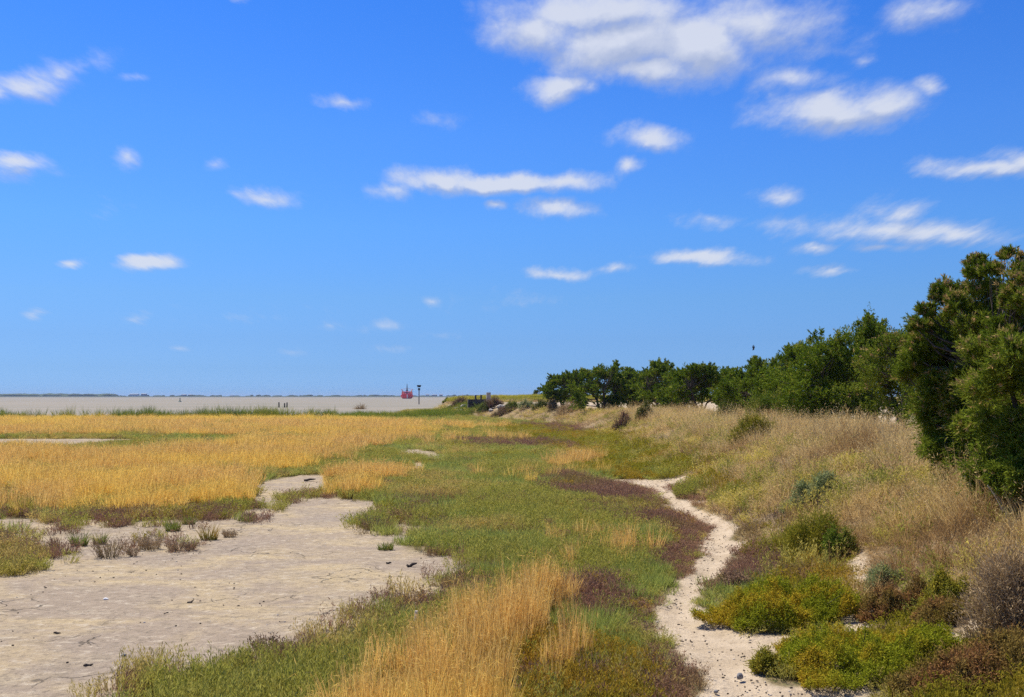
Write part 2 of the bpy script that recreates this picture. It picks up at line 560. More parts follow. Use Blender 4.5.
def openw(x, y, edge=0.30):
    m, p = bare(x, y)
    m = m + 0.5 * (fbm(x, y, 0.30, 13, 3) - 0.5)
    w = (1 - sstep(-edge, edge * 0.5, m))
    sc = zone(x, y, SCRUB, 14, 0.5, 0.8) * sstep(0.53, 0.62, fbm(x, y, 0.45, 15, 3) + 0.08 * (fbm(x, y, 2.0, 16, 2) - 0.5)) * (sdmax(x, y, MUD[4:]) < -0.3)
    return np.maximum(w, 0.34 * sc) * (1 - sstep(-0.12, -0.01, p)) * free(x, y)

def low_edge(x, y):
    """plants stay low where feet brush them along the path"""
    p = sdmax(x, y, PATH)
    return 0.5 + 0.5 * sstep(0.05, 0.7, -p)

def land_in(x, y, inset=1.0):
    r = np.ones(len(x)); k = y > 80
    if k.any(): r[k] = polysd(x[k], y[k], LAND) > inset
    return r

def gold_w(x, y):
    g = zone(x, y, GOLD, 31, 0.5, 1.2) * (1 - zone(x, y, GOLD_CUT, 32, 0.4, 0.5))
    g = np.maximum(g, 0.13 * zone(x, y, GOLD_THIN, 33))
    n = fbm(x, y, 1.4, 34, 3)
    return g * (np.where(y < 14, 0.32, 0.20) + np.where(y < 14, 0.55, 0.80) * sstep(0.38, 0.57, n + 0.25 * (fbm(x, y, 0.5, 35, 2) - 0.5))) * openw(x, y, 0.1)

# ================================================================== GROUND
def axis(segs):
    out = []
    for a, b, st in segs: out.append(np.arange(a, b - 1e-6, st))
    out.append(np.array([segs[-1][1]], float))
    return np.concatenate(out)

gx = axis([(-6000, -1000, 500), (-1000, -200, 50), (-200, -60, 4), (-60, -24, 0.6), (-24, -9, 0.2), (-9, 8, 0.07), (8, 24, 0.2), (24, 60, 0.8), (60, 200, 5), (200, 1000, 50), (1000, 6000, 500)])
gy = axis([(-300, -20, 20), (-20, 3, 0.8), (3, 6.5, 0.15), (6.5, 16, 0.07), (16, 32, 0.14), (32, 60, 0.3), (60, 130, 0.7), (130, 260, 3), (260, 1000, 40), (1000, 2550, 200), (2550, 2750, 20), (2750, 6500, 400)])
GX, GY = np.meshgrid(gx, gy)
fx, fy = GX.ravel(), GY.ravel()
gz = terrain(fx, fy)
near = (fy > 4) & (fy < 120) & (np.abs(fx) < 70)
am = np.full(len(fx), -9.0); ap = np.full(len(fx), -9.0)
a, b = sdmax(fx[near], fy[near], MUD), sdmax(fx[near], fy[near], PATH)
v = sdmax(fx[near], fy[near], VEG_IN_MUD)
am[near] = np.minimum(a, -v); ap[near] = b
ad = np.clip(dune_d(fx, fy), -20, 20)
at_ = np.clip(track(fx, fy), -9, 9)
gz = gz - 0.035 * sstep(0.0, 0.25, ap)
nx, ny = len(gx), len(gy)
I = np.arange(nx * ny).reshape(ny, nx)
Q = np.stack([I[:-1, :-1].ravel(), I[:-1, 1:].ravel(), I[1:, 1:].ravel(), I[1:, :-1].ravel()], 1)
gme = mesh_np('ground', np.stack([fx, fy, gz], 1), [Q], {'mud': am, 'path': ap, 'dune': ad, 'track': at_}, smooth=True)

m, t, out = new_mat('ground_soil')
geo = t.node('ShaderNodeNewGeometry'); P = geo.outputs['Position']
n_big = t.noise(P, 0.45, 5); n_mid = t.noise(P, 2.2, 6, 0.6); n_fine = t.noise(P, 16, 6, 0.65); n_grit = t.noise(P, 70, 3, 0.7)
# stretched noise: flat lenses of silt along the old water lines
mp = t.node('ShaderNodeMapping', inputs={0: P}); mp.inputs['Scale'].default_value = (0.8, 1.1, 1.0); mp.inputs['Rotation'].default_value = (0, 0, -0.5)
n_len = t.noise(mp.outputs[0], 0.62, 7, 0.66, 0.8)
n_spk = t.noise(P, 13, 6, 0.75); mp3 = t.node('ShaderNodeMapping', inputs={0: P}); mp3.inputs['Scale'].default_value = (0.85, 1.1, 1.0); n_str = t.noise(mp3.outputs[0], 7.5, 6, 0.68, 0.4)
mudc = t.mix(t.ramp(n_len, 0.40, 0.64), (0.310, 0.245, 0.175), (0.43, 0.335, 0.190))
mudc = t.mix(t.math('MULTIPLY', t.ramp(n_big, 0.47, 0.70), 0.6), mudc, (0.275, 0.225, 0.175))
mudc = t.mix(t.math('MULTIPLY', t.ramp(n_mid, 0.50, 0.72), 0.5), mudc, (0.40, 0.33, 0.225))
mudc = t.mix(t.math('MULTIPLY', t.ramp(n_str, 0.50, 0.66), 0.6), mudc, (0.205, 0.165, 0.115))
mudc = t.mix(t.math('MULTIPLY', t.ramp(n_str, 0.47, 0.34), 0.7), mudc, (0.48, 0.41, 0.30))
mudc = t.mix(t.math('MULTIPLY', t.ramp(t.math('ADD', n_spk, t.math('MULTIPLY', n_mid, 0.25)), 0.665, 0.755), 0.6), mudc, (0.15, 0.12, 0.09))
vor = t.node('ShaderNodeTexVoronoi', feature='DISTANCE_TO_EDGE', inputs={'Scale': 3.2})
wp = t.node('ShaderNodeMix', data_type='VECTOR'); t.l.new(P, wp.inputs[4])
nv = t.node('ShaderNodeTexNoise', inputs={'Vector': P, 'Scale': 2.5, 'Detail': 4})
wp.inputs[0].default_value = 0.35; t.l.new(nv.outputs['Color'], wp.inputs[5]); t.l.new(wp.outputs[1], vor.inputs['Vector'])
crack = t.math('SUBTRACT', 1.0, t.ramp(vor.outputs['Distance'], 0.004, 0.03))
crack = t.math('MULTIPLY', crack, t.ramp(t.noise(P, 0.8, 3), 0.54, 0.64))
mudc = t.mix(t.math('MULTIPLY', crack, 0.75), mudc, (0.10, 0.08, 0.055))
pathc = t.mix(t.ramp(n_mid, 0.35, 0.65), (0.40, 0.315, 0.21), (0.49, 0.395, 0.275))
pathc = t.mix(t.math('MULTIPLY', t.ramp(n_spk, 0.54, 0.66), 0.6), pathc, (0.22, 0.165, 0.105))
pathc = t.mix(t.math('MULTIPLY', t.ramp(n_grit, 0.6, 0.72), 0.4), pathc, (0.62, 0.54, 0.42))
soil = t.mix(t.ramp(n_mid, 0.35, 0.65), (0.16, 0.125, 0.06), (0.25, 0.20, 0.11))
soil = t.mix(t.math('MULTIPLY', t.ramp(n_fine, 0.52, 0.62), 0.7), soil, (0.10, 0.115, 0.035))
straw = t.mix(t.ramp(n_mid, 0.35, 0.65), (0.19, 0.135, 0.07), (0.30, 0.22, 0.12))
straw = t.mix(t.math('MULTIPLY', t.ramp(n_fine, 0.5, 0.65), 0.6), straw, (0.13, 0.095, 0.06))
trackc = t.mix(t.ramp(n_mid, 0.35, 0.65), (0.38, 0.30, 0.20), (0.46, 0.37, 0.26))
wob = t.math('ADD', t.math('MULTIPLY', t.math('SUBTRACT', n_mid, 0.5), 0.55), t.math('MULTIPLY', t.math('SUBTRACT', n_fine, 0.5), 0.35))
c = t.mix(t.ramp(t.math('ADD', t.attr('dune'), wob), 0.2, 1.0), soil, straw)
c = t.mix(t.ramp(t.math('ADD', t.attr('track'), t.math('MULTIPLY', wob, 2.0)), -0.3, 0.3), c, trackc)
c = t.mix(t.ramp(t.math('ADD', t.attr('mud'), wob), -0.22, 0.10), c, mudc)
c = t.mix(t.ramp(t.math('ADD', t.attr('path'), t.math('MULTIPLY', wob, 0.4)), -0.06, 0.04), c, pathc)
sx = t.node('ShaderNodeSeparateXYZ', inputs={0: P})
c = t.mix(t.ramp(sx.outputs[1], 2500, 2600), c, (0.07, 0.085, 0.045))
p = t.node('ShaderNodeBsdfPrincipled', inputs={'Base Color': c, 'Roughness': 0.95}); p.inputs['Specular IOR Level'].default_value = 0.1
hgt = t.math('ADD', t.math('MULTIPLY', n_mid, 0.6), t.math('ADD', t.math('MULTIPLY', n_fine, 0.35), t.math('MULTIPLY', n_grit, 0.12)))
hgt = t.math('SUBTRACT', hgt, t.math('MULTIPLY', crack, 0.25))
bp = t.node('ShaderNodeBump', inputs={'Height': hgt, 'Strength': 0.9, 'Distance': 0.08})
t.l.new(bp.outputs[0], p.inputs['Normal']); t.l.new(p.outputs[0], out.inputs[0])
ground = obj('ground', gme, m); tag(ground, 'flat salt marsh ground rising to a low dune on the right', 'ground', kind='structure')

# ------------------------------------------------------------------ WATER
m, t, out = new_mat('muddy_water')
geo = t.node('ShaderNodeNewGeometry'); P = geo.outputs['Position']
mp = t.node('ShaderNodeMapping', inputs={0: P}); mp.inputs['Scale'].default_value = (0.25, 1.0, 1.0)
n1 = t.noise(mp.outputs[0], 0.9, 5, 0.6); n2 = t.noise(mp.outputs[0], 0.035, 4, 0.5)
c = t.mix(t.ramp(t.math('ADD', t.math('MULTIPLY', n2, 0.6), t.math('MULTIPLY', t.noise(mp.outputs[0], 0.16, 4, 0.6), 0.4)), 0.40, 0.60), (0.222, 0.206, 0.158), (0.266, 0.233, 0.180))
p = t.node('ShaderNodeBsdfPrincipled', inputs={'Base Color': c, 'Roughness': 0.75}); p.inputs['Specular IOR Level'].default_value = 0.04
bp = t.node('ShaderNodeBump', inputs={'Height': n1, 'Strength': 0.25, 'Distance': 0.1})
t.l.new(p.outputs[0], out.inputs[0])
wx = axis([(-6000, -400, 400), (-400, 400, 40), (400, 6000, 400)]); wy = axis([(92, 400, 14), (400, 2700, 200)])
WX, WY = np.meshgrid(wx, wy); I = np.arange(WX.size).reshape(WX.shape)
Q = np.stack([I[:-1, :-1].ravel(), I[:-1, 1:].ravel(), I[1:, 1:].ravel(), I[1:, :-1].ravel()], 1)
water = obj('water', mesh_np('water', np.stack([WX.ravel(), WY.ravel(), np.full(WX.size, -0.22)], 1), [Q]), m)
tag(water, 'wide calm brown grey estuary water reaching the horizon', 'water', kind='structure')

# ================================================================== TREES
M_BARK = simple_mat('tamarisk_bark', (0.10, 0.075, 0.055), 0.9, 0.35, 9)
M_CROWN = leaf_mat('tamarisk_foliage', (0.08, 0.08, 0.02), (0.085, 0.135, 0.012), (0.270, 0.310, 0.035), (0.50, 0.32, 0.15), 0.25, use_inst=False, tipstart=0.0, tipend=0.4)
M_CROWN_GREEN = leaf_mat('tamarisk_foliage_fresh', (0.08, 0.08, 0.02), (0.080, 0.132, 0.010), (0.225, 0.290, 0.028), (0.32, 0.31, 0.05), 0.25, use_inst=False, tipstart=0.0, tipend=0.4)

def grow_tree(name, label, base, h, w, seed, nleaf, leafL, leafW, mat, group, low=0.10, lobes=None, cap=0.90, sub=4, flower=0.15, nl=26, stems=4, cat='tree', depth_k=0.9):
    r = np.random.RandomState(seed)
    root = tag(empty(name, base), label, cat, group)
    # crown lobes in metres, relative to the foot
    L = []
    if lobes:
        for (lx, lz, lr) in lobes: L.append((lx * w, (r.rand() - 0.5) * w * 0.45, lz * h, lr * min(w, h)))
    while len(L) < nl:
        tz = low + 0.08 + (cap - low) * r.rand() ** 0.85
        env = (0.45 + 0.55 * math.sin(PI * min(1, (tz - low + 0.10) / 0.95)) ** 0.7) * (1 - 0.45 * max(0, tz - 0.6) / 0.4)
        a = r.rand() * 2 * PI; q = math.sqrt(r.rand()) * 0.42 * w * env
        L.append((q * math.cos(a), q * math.sin(a) * depth_k, tz * h * 0.93, (0.13 + 0.10 * r.rand()) * min(w, h) * (1.1 - 0.35 * tz)))
    big = np.array(L); L = []
    for q in big:
        L.append((q[0], q[1], q[2], q[3] * 0.62))
        for _ in range(sub + (3 if len(L) < 7 * len(lobes or []) else 0)):
            d_ = r.randn(3); d_[2] = abs(d_[2]) * 0.7 - 0.25; d_ /= np.linalg.norm(d_)
            L.append((q[0] + d_[0] * q[3] * 0.85, q[1] + d_[1] * q[3] * 0.85, q[2] + d_[2] * q[3] * 0.9, q[3] * (0.28 + 0.30 * r.rand())))
    L = np.array(L)
    # stems and limbs
    tb = MB()
    foot = [np.array([(r.rand() - 0.5) * 0.10 * w, (r.rand() - 0.5) * 0.10 * w, -0.08]) for _ in range(stems)]
    forks = []
    for f0 in foot:
        a = r.rand() * 2 * PI; ln = 0.10 * w * (0.5 + r.rand())
        f1 = f0 + np.array([math.cos(a) * ln, math.sin(a) * ln, h * (0.22 + 0.12 * r.rand())])
        f2 = f1 + np.array([math.cos(a) * ln * 0.9 + (r.rand() - .5) * .1 * w, math.sin(a) * ln * 0.9, h * (0.16 + 0.1 * r.rand())])
        mid = (f0 + f1) / 2 + r.randn(3) * 0.02 * h
        R0 = 0.022 * h * (0.7 + 0.6 * r.rand())
        tb.tube([f0, mid, f1, f2], [R0 * 1.25, R0, R0 * 0.8, R0 * 0.55], 8)
        forks += [(f1, R0 * 0.6), (f2, R0 * 0.5), (mid, R0 * .5)]
    FP = np.array([f[0] for f in forks])
    for l in (L if len(L) < 60 else L[::2]):
        c = l[:3]
        dd = np.linalg.norm(FP - c, axis=1) + 0.8 * np.maximum(0, FP[:, 2] - c[2] + 0.05 * h)
        j = int(np.argmin(dd)); f, R0 = forks[j]
        R0 = R0 * (0.75 if c[2] < 0.7 * h else 0.5)
        m1 = f * 0.6 + c * 0.4 + r.randn(3) * 0.04 * w + np.array([0, 0, 0.03 * h]); m2 = f * 0.25 + c * 0.75 + r.randn(3) * 0.03 * w
        tb.tube([f, m1, m2, c], [R0, R0 * 0.7, R0 * 0.45, R0 * 0.2], 6, cap=False)
    tb.build('trunk', M_BARK, root)
    # feathery plumes
    K = 16
    npl = max(3 * len(L), nleaf // K)
    li = r.choice(len(L), npl, p=L[:, 3] ** 1.25 / np.sum(L[:, 3] ** 1.25))
    D = r.randn(npl, 3); D /= np.linalg.norm(D, axis=1)[:, None]
    out_ = L[li, :3] - np.array([0, 0, 0.45 * h]); out_ /= np.linalg.norm(out_, axis=1)[:, None] + 1e-6
    D = D * np.array([1, 1, 0.8]) + 0.5 * out_ + np.array([0, 0, 1.0]) * (0.25 + 0.75 * np.clip(L[li, 2] / h, 0, 1))[:, None]; D /= np.linalg.norm(D, axis=1)[:, None]
    rl = L[li, 3] * (0.65 + 1.0 * r.rand(npl) ** 1.8)
    P0 = L[li, :3] + r.randn(npl, 3) * (L[li, 3] * 0.34)[:, None] * np.array([1, 1, 1.25]) - np.array([0, 0, 1.0]) * (L[li, 3] * 0.45)[:, None]
    rel = np.clip(P0[:, 2] / h, 0, 1)
    lobe_col = r.rand(len(L))
    pr_ = np.clip(0.55 * lobe_col[li] + 0.45 * r.rand(npl), 0, 1)
    fl = (r.rand(npl) < flower * (0.3 + 1.6 * rel ** 2) * (0.3 + 1.4 * (lobe_col[li] > 0.55))) * (0.5 + 0.5 * r.rand(npl))
    tt = 0.15 + 0.9 * r.rand(npl, K)
    C = P0[:, None] + D[:, None] * (rl[:, None] * tt)[:, :, None] + r.randn(npl, K, 3) * (0.10 * rl[:, None] * (1.15 - 0.8 * tt))[:, :, None]
    C[:, :, 2] -= 0.12 * rl[:, None] * tt ** 2
    LD = D[:, None] * 1.0 + r.randn(npl, K, 3) * 0.42
    C = C.reshape(-1, 3); LD = LD.reshape(-1, 3); tf = tt.reshape(-1)
    n = len(C)
    keep = C[:, 2] > 0.02 * h; C, LD, tf = C[keep], LD[keep], tf[keep]
    pj = np.repeat(np.arange(npl), K)[keep]; n = len(C)
    NN = C - L[li[pj], :3]; NN /= np.linalg.norm(NN, axis=1)[:, None] + 1e-6; NN = NN + np.array([0, 0, 0.35])
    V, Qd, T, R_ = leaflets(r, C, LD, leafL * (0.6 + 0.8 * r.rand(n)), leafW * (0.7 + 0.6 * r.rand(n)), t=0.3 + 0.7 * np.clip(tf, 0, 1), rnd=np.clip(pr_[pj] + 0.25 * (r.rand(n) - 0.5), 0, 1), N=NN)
    ti = np.repeat(np.clip(fl[pj] * sstep(0.35, 0.75, tf), 0, 1), 4)
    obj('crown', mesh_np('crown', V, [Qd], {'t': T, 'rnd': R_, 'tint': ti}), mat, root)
    return root

GT = 'tamarisk trees in a row along the dune'
def tree_px(label, px, bpy_, tpy, wpx, seed, nleaf, mat=M_CROWN_GREEN, back=0.0, name='tamarisk_tree', wmin=0, lk=1.0, **kw):
    x, y, z = place(px, bpy_)
    s = (y + back) / y
    x, y = x * s, y + back; z = float(terrain(np.array([x]), np.array([y]))[0])
    zt = at_depth(px, tpy, y)[2]
    w = wpx / F * y * (1.24 if y > 16 else 1.10)
    nleaf = int(nleaf * 1.9); kw['nl'] = int(kw.get('nl', 26) * (1.0 if y < 16 else 1.35))
    leafL = max(0.05, 0.0021 * y) * lk
    return grow_tree(name, label, (x, y, z), zt - z, w, seed, nleaf, leafL, leafL * (0.22 if y < 16 else 0.42), mat, GT, **kw)

tree_px('leftmost small round tamarisk standing alone where the sand track meets the tree row', 563, 409, 372, 34, 501, 9000, nl=20, low=0.16, stems=3)
tree_px('second tamarisk from the left, tucked behind the leftmost round one', 580, 408, 370, 40, 502, 8000, back=6, nl=18, low=0.12)
tree_px('dark tamarisk with several leaning trunks and one sprig rising above its crown', 603, 412, 366, 52, 503, 12000, nl=26, low=0.14, stems=5, lobes=[(0.20, 0.93, 0.11), (0.17, 1.02, 0.08), (-0.1, 0.8, .15)])
tree_px('pale green tamarisk between the many trunked one and the thick dark middle clump', 632, 410, 369, 44, 504, 10000, nl=20, low=0.06, back=2)
tree_px('broad thick tamarisk with even flat top in the middle of the far row', 662, 411, 364, 62, 505, 15000, nl=30, low=0.06)
tree_px('tamarisk with short dark trunk showing under its crown beside pale weeds', 700, 415, 364, 56, 506, 14000, nl=26, low=0.16, stems=4)
tree_px('low tamarisk half hidden between two taller ones in the middle of the row', 727, 413, 369, 44, 507, 10000, back=3, nl=20, low=0.06)
tree_px('low leafy tamarisk filling the gap between the pale green one and the flat topped one', 648, 411, 371, 44, 521, 10000, back=3, nl=22, low=0.04)
tree_px('low leafy tamarisk behind the gap left of the short trunked one', 682, 414, 368, 46, 522, 11000, back=4, nl=24, low=0.04)
tree_px('low leafy tamarisk just left of the pointed top one', 741, 416, 370, 46, 523, 12000, back=2, nl=24, low=0.04)
tree_px('low leafy tamarisk between the pointed top one and the round tufted one', 780, 420, 362, 54, 524, 16000, back=2, nl=26, low=0.04)
tree_px('tamarisk with a pointed top rising below the hovering bird', 757, 416, 360, 60, 508, 18000, nl=28, low=0.06, lobes=[(-0.02, 0.93, 0.10), (0.05, 0.86, 0.12)])
tree_px('tamarisk with a round tufted head and a gap of sky through it', 800, 420, 345, 58, 509, 20000, nl=28, low=0.08, lobes=[(-0.05, 0.93, 0.11), (0.15, 0.94, 0.11), (0.2, 0.83, 0.1), (-0.12, 0.84, 0.09)])
tree_px('large bushy tamarisk with bare dark trunks just behind the dry grass crest', 832, 428, 336, 84, 510, 34000, nl=40, low=0.10, stems=5, lobes=[(-0.1, 0.95, 0.10), (0.05, 0.94, 0.12)])
tree_px('tall thin tamarisk whose airy top stands against the sky above its neighbours', 868, 426, 317, 74, 511, 30000, nl=36, low=0.10, lobes=[(-0.02, 0.96, 0.055), (0.10, 0.97, 0.055), (0.02, 0.89, 0.06), (0.17, 0.90, 0.05), (-0.08, 0.93, .04)])
tree_px('olive tinged tamarisk filling the gap left of the big foreground tree', 902, 430, 333, 84, 512, 34000, mat=M_CROWN, nl=36, low=0.12, flower=0.12)
tree_px('big foreground tamarisk with rusty pink flower tips and a ragged pointed top', 984, 489, 257, 132, 513, 215000, mat=M_CROWN, nl=60, low=0.06, flower=0.22, stems=5, lk=1.0, cap=0.72,
        lobes=[(-0.10, 0.95, 0.06), (-0.105, 0.91, 0.075), (-0.13, 0.86, 0.095), (-0.06, 0.84, 0.10), (-0.24, 0.82, 0.075), (-0.20, 0.76, 0.10), (-0.36, 0.76, 0.06), (-0.43, 0.69, 0.055), (-0.33, 0.70, 0.09), (-0.13, 0.73, 0.13), (-0.38, 0.61, .10), (0.0, 0.73, 0.12), (-0.22, 0.62, .13), (-0.42, 0.50, .09), (-0.36, 0.43, .11), (-0.28, 0.17, .11), (-.13, .16, .13), (0.05, .2, .13), (-.2, .30, .13), (-.08, .34, .14), (.02, .37, .14), (.14, .25, .15), (.1, .5, .15)])
tree_px('dark foreground tamarisk cut off by the right edge of the photo', 1048, 506, 244, 140, 514, 175000, mat=M_CROWN, nl=56, low=0.05, flower=0.20, stems=4, cap=0.68,
        lobes=[(-0.23, 0.95, 0.05), (-0.225, 0.91, 0.06), (-0.215, 0.86, 0.075), (-0.205, 0.81, 0.09), (-0.195, 0.75, 0.10), (-0.11, 0.90, 0.07), (-0.03, 0.93, 0.07), (-0.21, 0.78, 0.08), (-0.12, 0.76, 0.10), (0, 0.83, 0.11), (.1, .8, .12), (-0.24, 0.66, .1), (-0.3, 0.12, .13), (-.15, .18, .14), (-0.3, .3, .14)])
# ================================================================== SHRUBS AND SINGLE TUFTS
def mats(nm, base, lo, hi, alt, tr=0.25): return leaf_mat(nm, base, lo, hi, alt, tr, use_inst=False, tipstart=0.0, tipend=0.45)
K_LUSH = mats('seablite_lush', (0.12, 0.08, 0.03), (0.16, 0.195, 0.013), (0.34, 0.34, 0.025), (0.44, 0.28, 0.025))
K_RUST = mats('seablite_rusty', (0.11, 0.075, 0.04), (0.17, 0.125, 0.025), (0.27, 0.18, 0.055), (0.26, 0.12, 0.05))
K_LIME = mats('spurge_lime', (0.10, 0.09, 0.03), (0.17, 0.18, 0.02), (0.27, 0.25, 0.03), (0.32, 0.25, 0.03))
K_GREY = mats('dry_grey_brown', (0.18, 0.13, 0.07), (0.28, 0.195, 0.105), (0.46, 0.34, 0.19), (0.36, 0.25, 0.10), 0.2)
K_BLUE = mats('blue_grey_leaf', (0.14, 0.12, 0.07), (0.19, 0.235, 0.09), (0.32, 0.35, 0.15), (0.30, 0.29, 0.12))
K_DARK = mats('dark_green_leaf', (0.08, 0.07, 0.03), (0.07, 0.10, 0.02), (0.15, 0.165, 0.04), (0.24, 0.20, 0.06))
K_GREEN = mats('bright_green_leaf', (0.09, 0.09, 0.03), (0.09, 0.14, 0.015), (0.17, 0.22, 0.03), (0.28, 0.26, 0.05))
K_GOLD = mats('golden_stem', (0.12, 0.12, 0.03), (0.36, 0.24, 0.04), (0.52, 0.36, 0.09), (0.14, 0.17, 0.03), 0.3)
K_PURP = mats('purple_brown_twig', (0.12, 0.09, 0.05), (0.21, 0.13, 0.085), (0.35, 0.23, 0.14), (0.26, 0.22, 0.07), 0.2)
K_MARSH = mats('marsh_green_stem', (0.14, 0.12, 0.04), (0.13, 0.175, 0.03), (0.25, 0.28, 0.06), (0.46, 0.36, 0.08), 0.4)
K_ROSE = mats('reddish_dry_bush', (0.09, 0.06, 0.05), (0.17, 0.095, 0.065), (0.29, 0.17, 0.11), (0.20, 0.17, 0.07), 0.15)

def mound(label, px, py, wpx, hgt, mat, seed, dk=0.75, sprigs=None, size=0.05, group=None, name='shrub', spiky=0.0, zoff=0.0):
    """a rounded low bush; (px, py) is the front foot of its middle in the photo"""
    r = np.random.RandomState(seed)
    x, y, z = place(px, py)
    a = wpx / F * y / 2; b = a * dk
    cx, cy = x * (1 + b / y), y + b
    cz = float(terrain(np.array([cx]), np.array([cy]))[0])
    root = tag(empty(name, (cx, cy, cz)), label, 'shrub', group)
    if y < 30: EXCL.append((cx, cy, a * 0.84, b * 0.84))
    if sprigs is None: sprigs = int(3000 * min(2.2, max(0.12, a * b * 4)))
    size = size * max(1.0, y / 34)
    n = sprigs
    th = r.rand(n) * 2 * PI; q = np.sqrt(r.rand(n)) * 0.98
    ph = r.rand(4) * 6.28
    rad = 1 + 0.15 * np.sin(2 * th + ph[0]) + 0.13 * np.sin(3 * th + ph[1]) + 0.10 * np.sin(5 * th + ph[2]) + 0.08 * np.sin(9 * th + ph[3])
    X = a * rad * q * np.cos(th); Y = b * rad * q * np.sin(th)
    top = hgt * np.sqrt(np.clip(1.03 - q ** 2.4, 0.02, 1)) * (0.30 + 1.10 * sstep(0.20, 0.80, fbm(X + seed * 3.1, Y, max(0.10, a * 0.20), seed % 40, 4)))
    zz = top * (0.25 + 0.75 * r.rand(n) ** 0.45) + (r.rand(n) > 0.93) * hgt * 0.22 * r.rand(n)
    g = terrain(X + cx, Y + cy) - cz
    up = np.stack([X / a * 0.5, Y / b * 0.5, np.full(n, 0.75)], 1) + r.randn(n, 3) * 0.35
    up /= np.linalg.norm(up, axis=1)[:, None]
    K = 7
    f = np.linspace(-0.5, 1, K)
    Lg = size * (1.0 + 1.5 * r.rand(n) ** 2) * (1 + spiky)
    C = np.stack([X, Y, zz + g], 1)[:, None] + up[:, None] * (Lg[:, None] * f[None])[:, :, None]
    Dl = up[:, None] * (0.7 + spiky) + r.randn(n, K, 3) * 0.6
    patch = np.repeat(fbm(X + 7.7 * seed, Y, max(0.12, a * 0.3), (seed + 5) % 40, 3), K)
    C = C.reshape(-1, 3); N = len(C)
    keep = C[:, 2] > np.repeat(g, K) + 0.004
    C = C[keep]; Dl = Dl.reshape(-1, 3)[keep]; patch = patch[keep]; N = len(C)
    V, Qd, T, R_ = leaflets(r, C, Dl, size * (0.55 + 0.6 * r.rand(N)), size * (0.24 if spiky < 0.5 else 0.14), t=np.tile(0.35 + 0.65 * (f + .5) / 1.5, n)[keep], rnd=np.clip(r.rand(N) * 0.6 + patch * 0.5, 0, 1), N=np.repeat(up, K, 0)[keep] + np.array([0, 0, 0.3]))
    ti = np.repeat(np.clip(sstep(0.46, 0.66, patch) * (0.3 + 0.7 * r.rand(N)), 0, 1), 4)
    obj('foliage', mesh_np('foliage', V, [Qd], {'t': T, 'rnd': R_, 'tint': ti}), mat, root)
    tb = MB()
    for i in range(int(10 + 30 * min(1, a))):
        k = r.randint(0, n); e = np.array([X[k], Y[k], zz[k] + g[k]]); s0 = np.array([X[k] * 0.45, Y[k] * 0.45, g[k] - 0.02])
        tb.tube([s0, (s0 + e) / 2 + r.randn(3) * 0.03 * a, e], [0.010, 0.006, 0.003], 5, cap=False)
    tb.build('stems', M_BARK, root)
    return root

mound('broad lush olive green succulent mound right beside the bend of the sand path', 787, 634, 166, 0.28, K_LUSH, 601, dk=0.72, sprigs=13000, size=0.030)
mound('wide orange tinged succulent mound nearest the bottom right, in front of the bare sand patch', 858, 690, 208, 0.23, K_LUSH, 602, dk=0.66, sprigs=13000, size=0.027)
mound('low rusty brown succulent between the two big mounds and the pale driftwood', 893, 622, 66, 0.20, K_RUST, 603, sprigs=2600, size=0.032)
mound('small lime yellow bush behind the grey flat stone', 944, 614, 44, 0.24, K_LIME, 604, sprigs=1800, size=0.034)
mound('rusty skirt of low plants in front of the lime yellow bush', 945, 632, 70, 0.15, K_RUST, 605, sprigs=2200, size=0.03)
mound('grey brown twiggy bush at the right edge', 1018, 640, 84, 0.42, K_GREY, 606, sprigs=3400, size=0.045, spiky=1.0)
mound('reddish brown low shrub at the bottom right corner', 975, 700, 180, 0.20, K_RUST, 607, dk=.5, sprigs=6000, size=0.034)
mound('small yellow green bush at the right edge of the path', 765, 676, 30, 0.16, K_LIME, 608, sprigs=700, size=0.03)
mound('pale blue green shrub low on the dune slope', 812, 510, 46, 0.34, K_BLUE, 609, sprigs=2600)
mound('small blue green plant among dry grass above the rusty succulent', 882, 592, 28, 0.2, K_BLUE, 610, sprigs=900, size=.035)
mound('mustard yellow weed clump behind the lush succulent mound', 814, 562, 56, 0.42, K_LIME, 611, sprigs=2200, size=.05, spiky=.6)
mound('bright green leafy weed beside the mustard yellow clump', 838, 562, 24, 0.34, K_GREEN, 612, sprigs=900, size=.045)
mound('round dark green shrub alone in dry grass below the far tree row', 644, 422, 15, 0.75, K_DARK, 613, sprigs=1500, size=.06)
mound('brownish shrub in the dry grass left of the round dark green one', 622, 431, 18, 0.7, K_ROSE, 614, sprigs=1200, size=.06)
mound('grey green shrub on the slope under the trees with short trunks', 726, 424, 22, 0.7, K_DARK, 615, sprigs=1500, size=.06)
mound('fresh green bush at the foot of the pointed top tree', 770, 424, 50, 1.1, K_GREEN, 616, sprigs=4200, size=.07)
mound('yellow green weeds on the slope below the fresh green bush', 752, 444, 44, 0.5, K_LIME, 617, sprigs=2200, size=.06, spiky=.4)
mound('purple brown low bush at the path edge left of the lush mound', 740, 592, 48, 0.14, K_PURP, 618, sprigs=1800, size=.032)
mound('dark green low bush under the big foreground tamarisk', 1000, 512, 44, 0.35, K_DARK, 619, sprigs=1500, size=.05)
GF = 'bushes on the rubble bank'
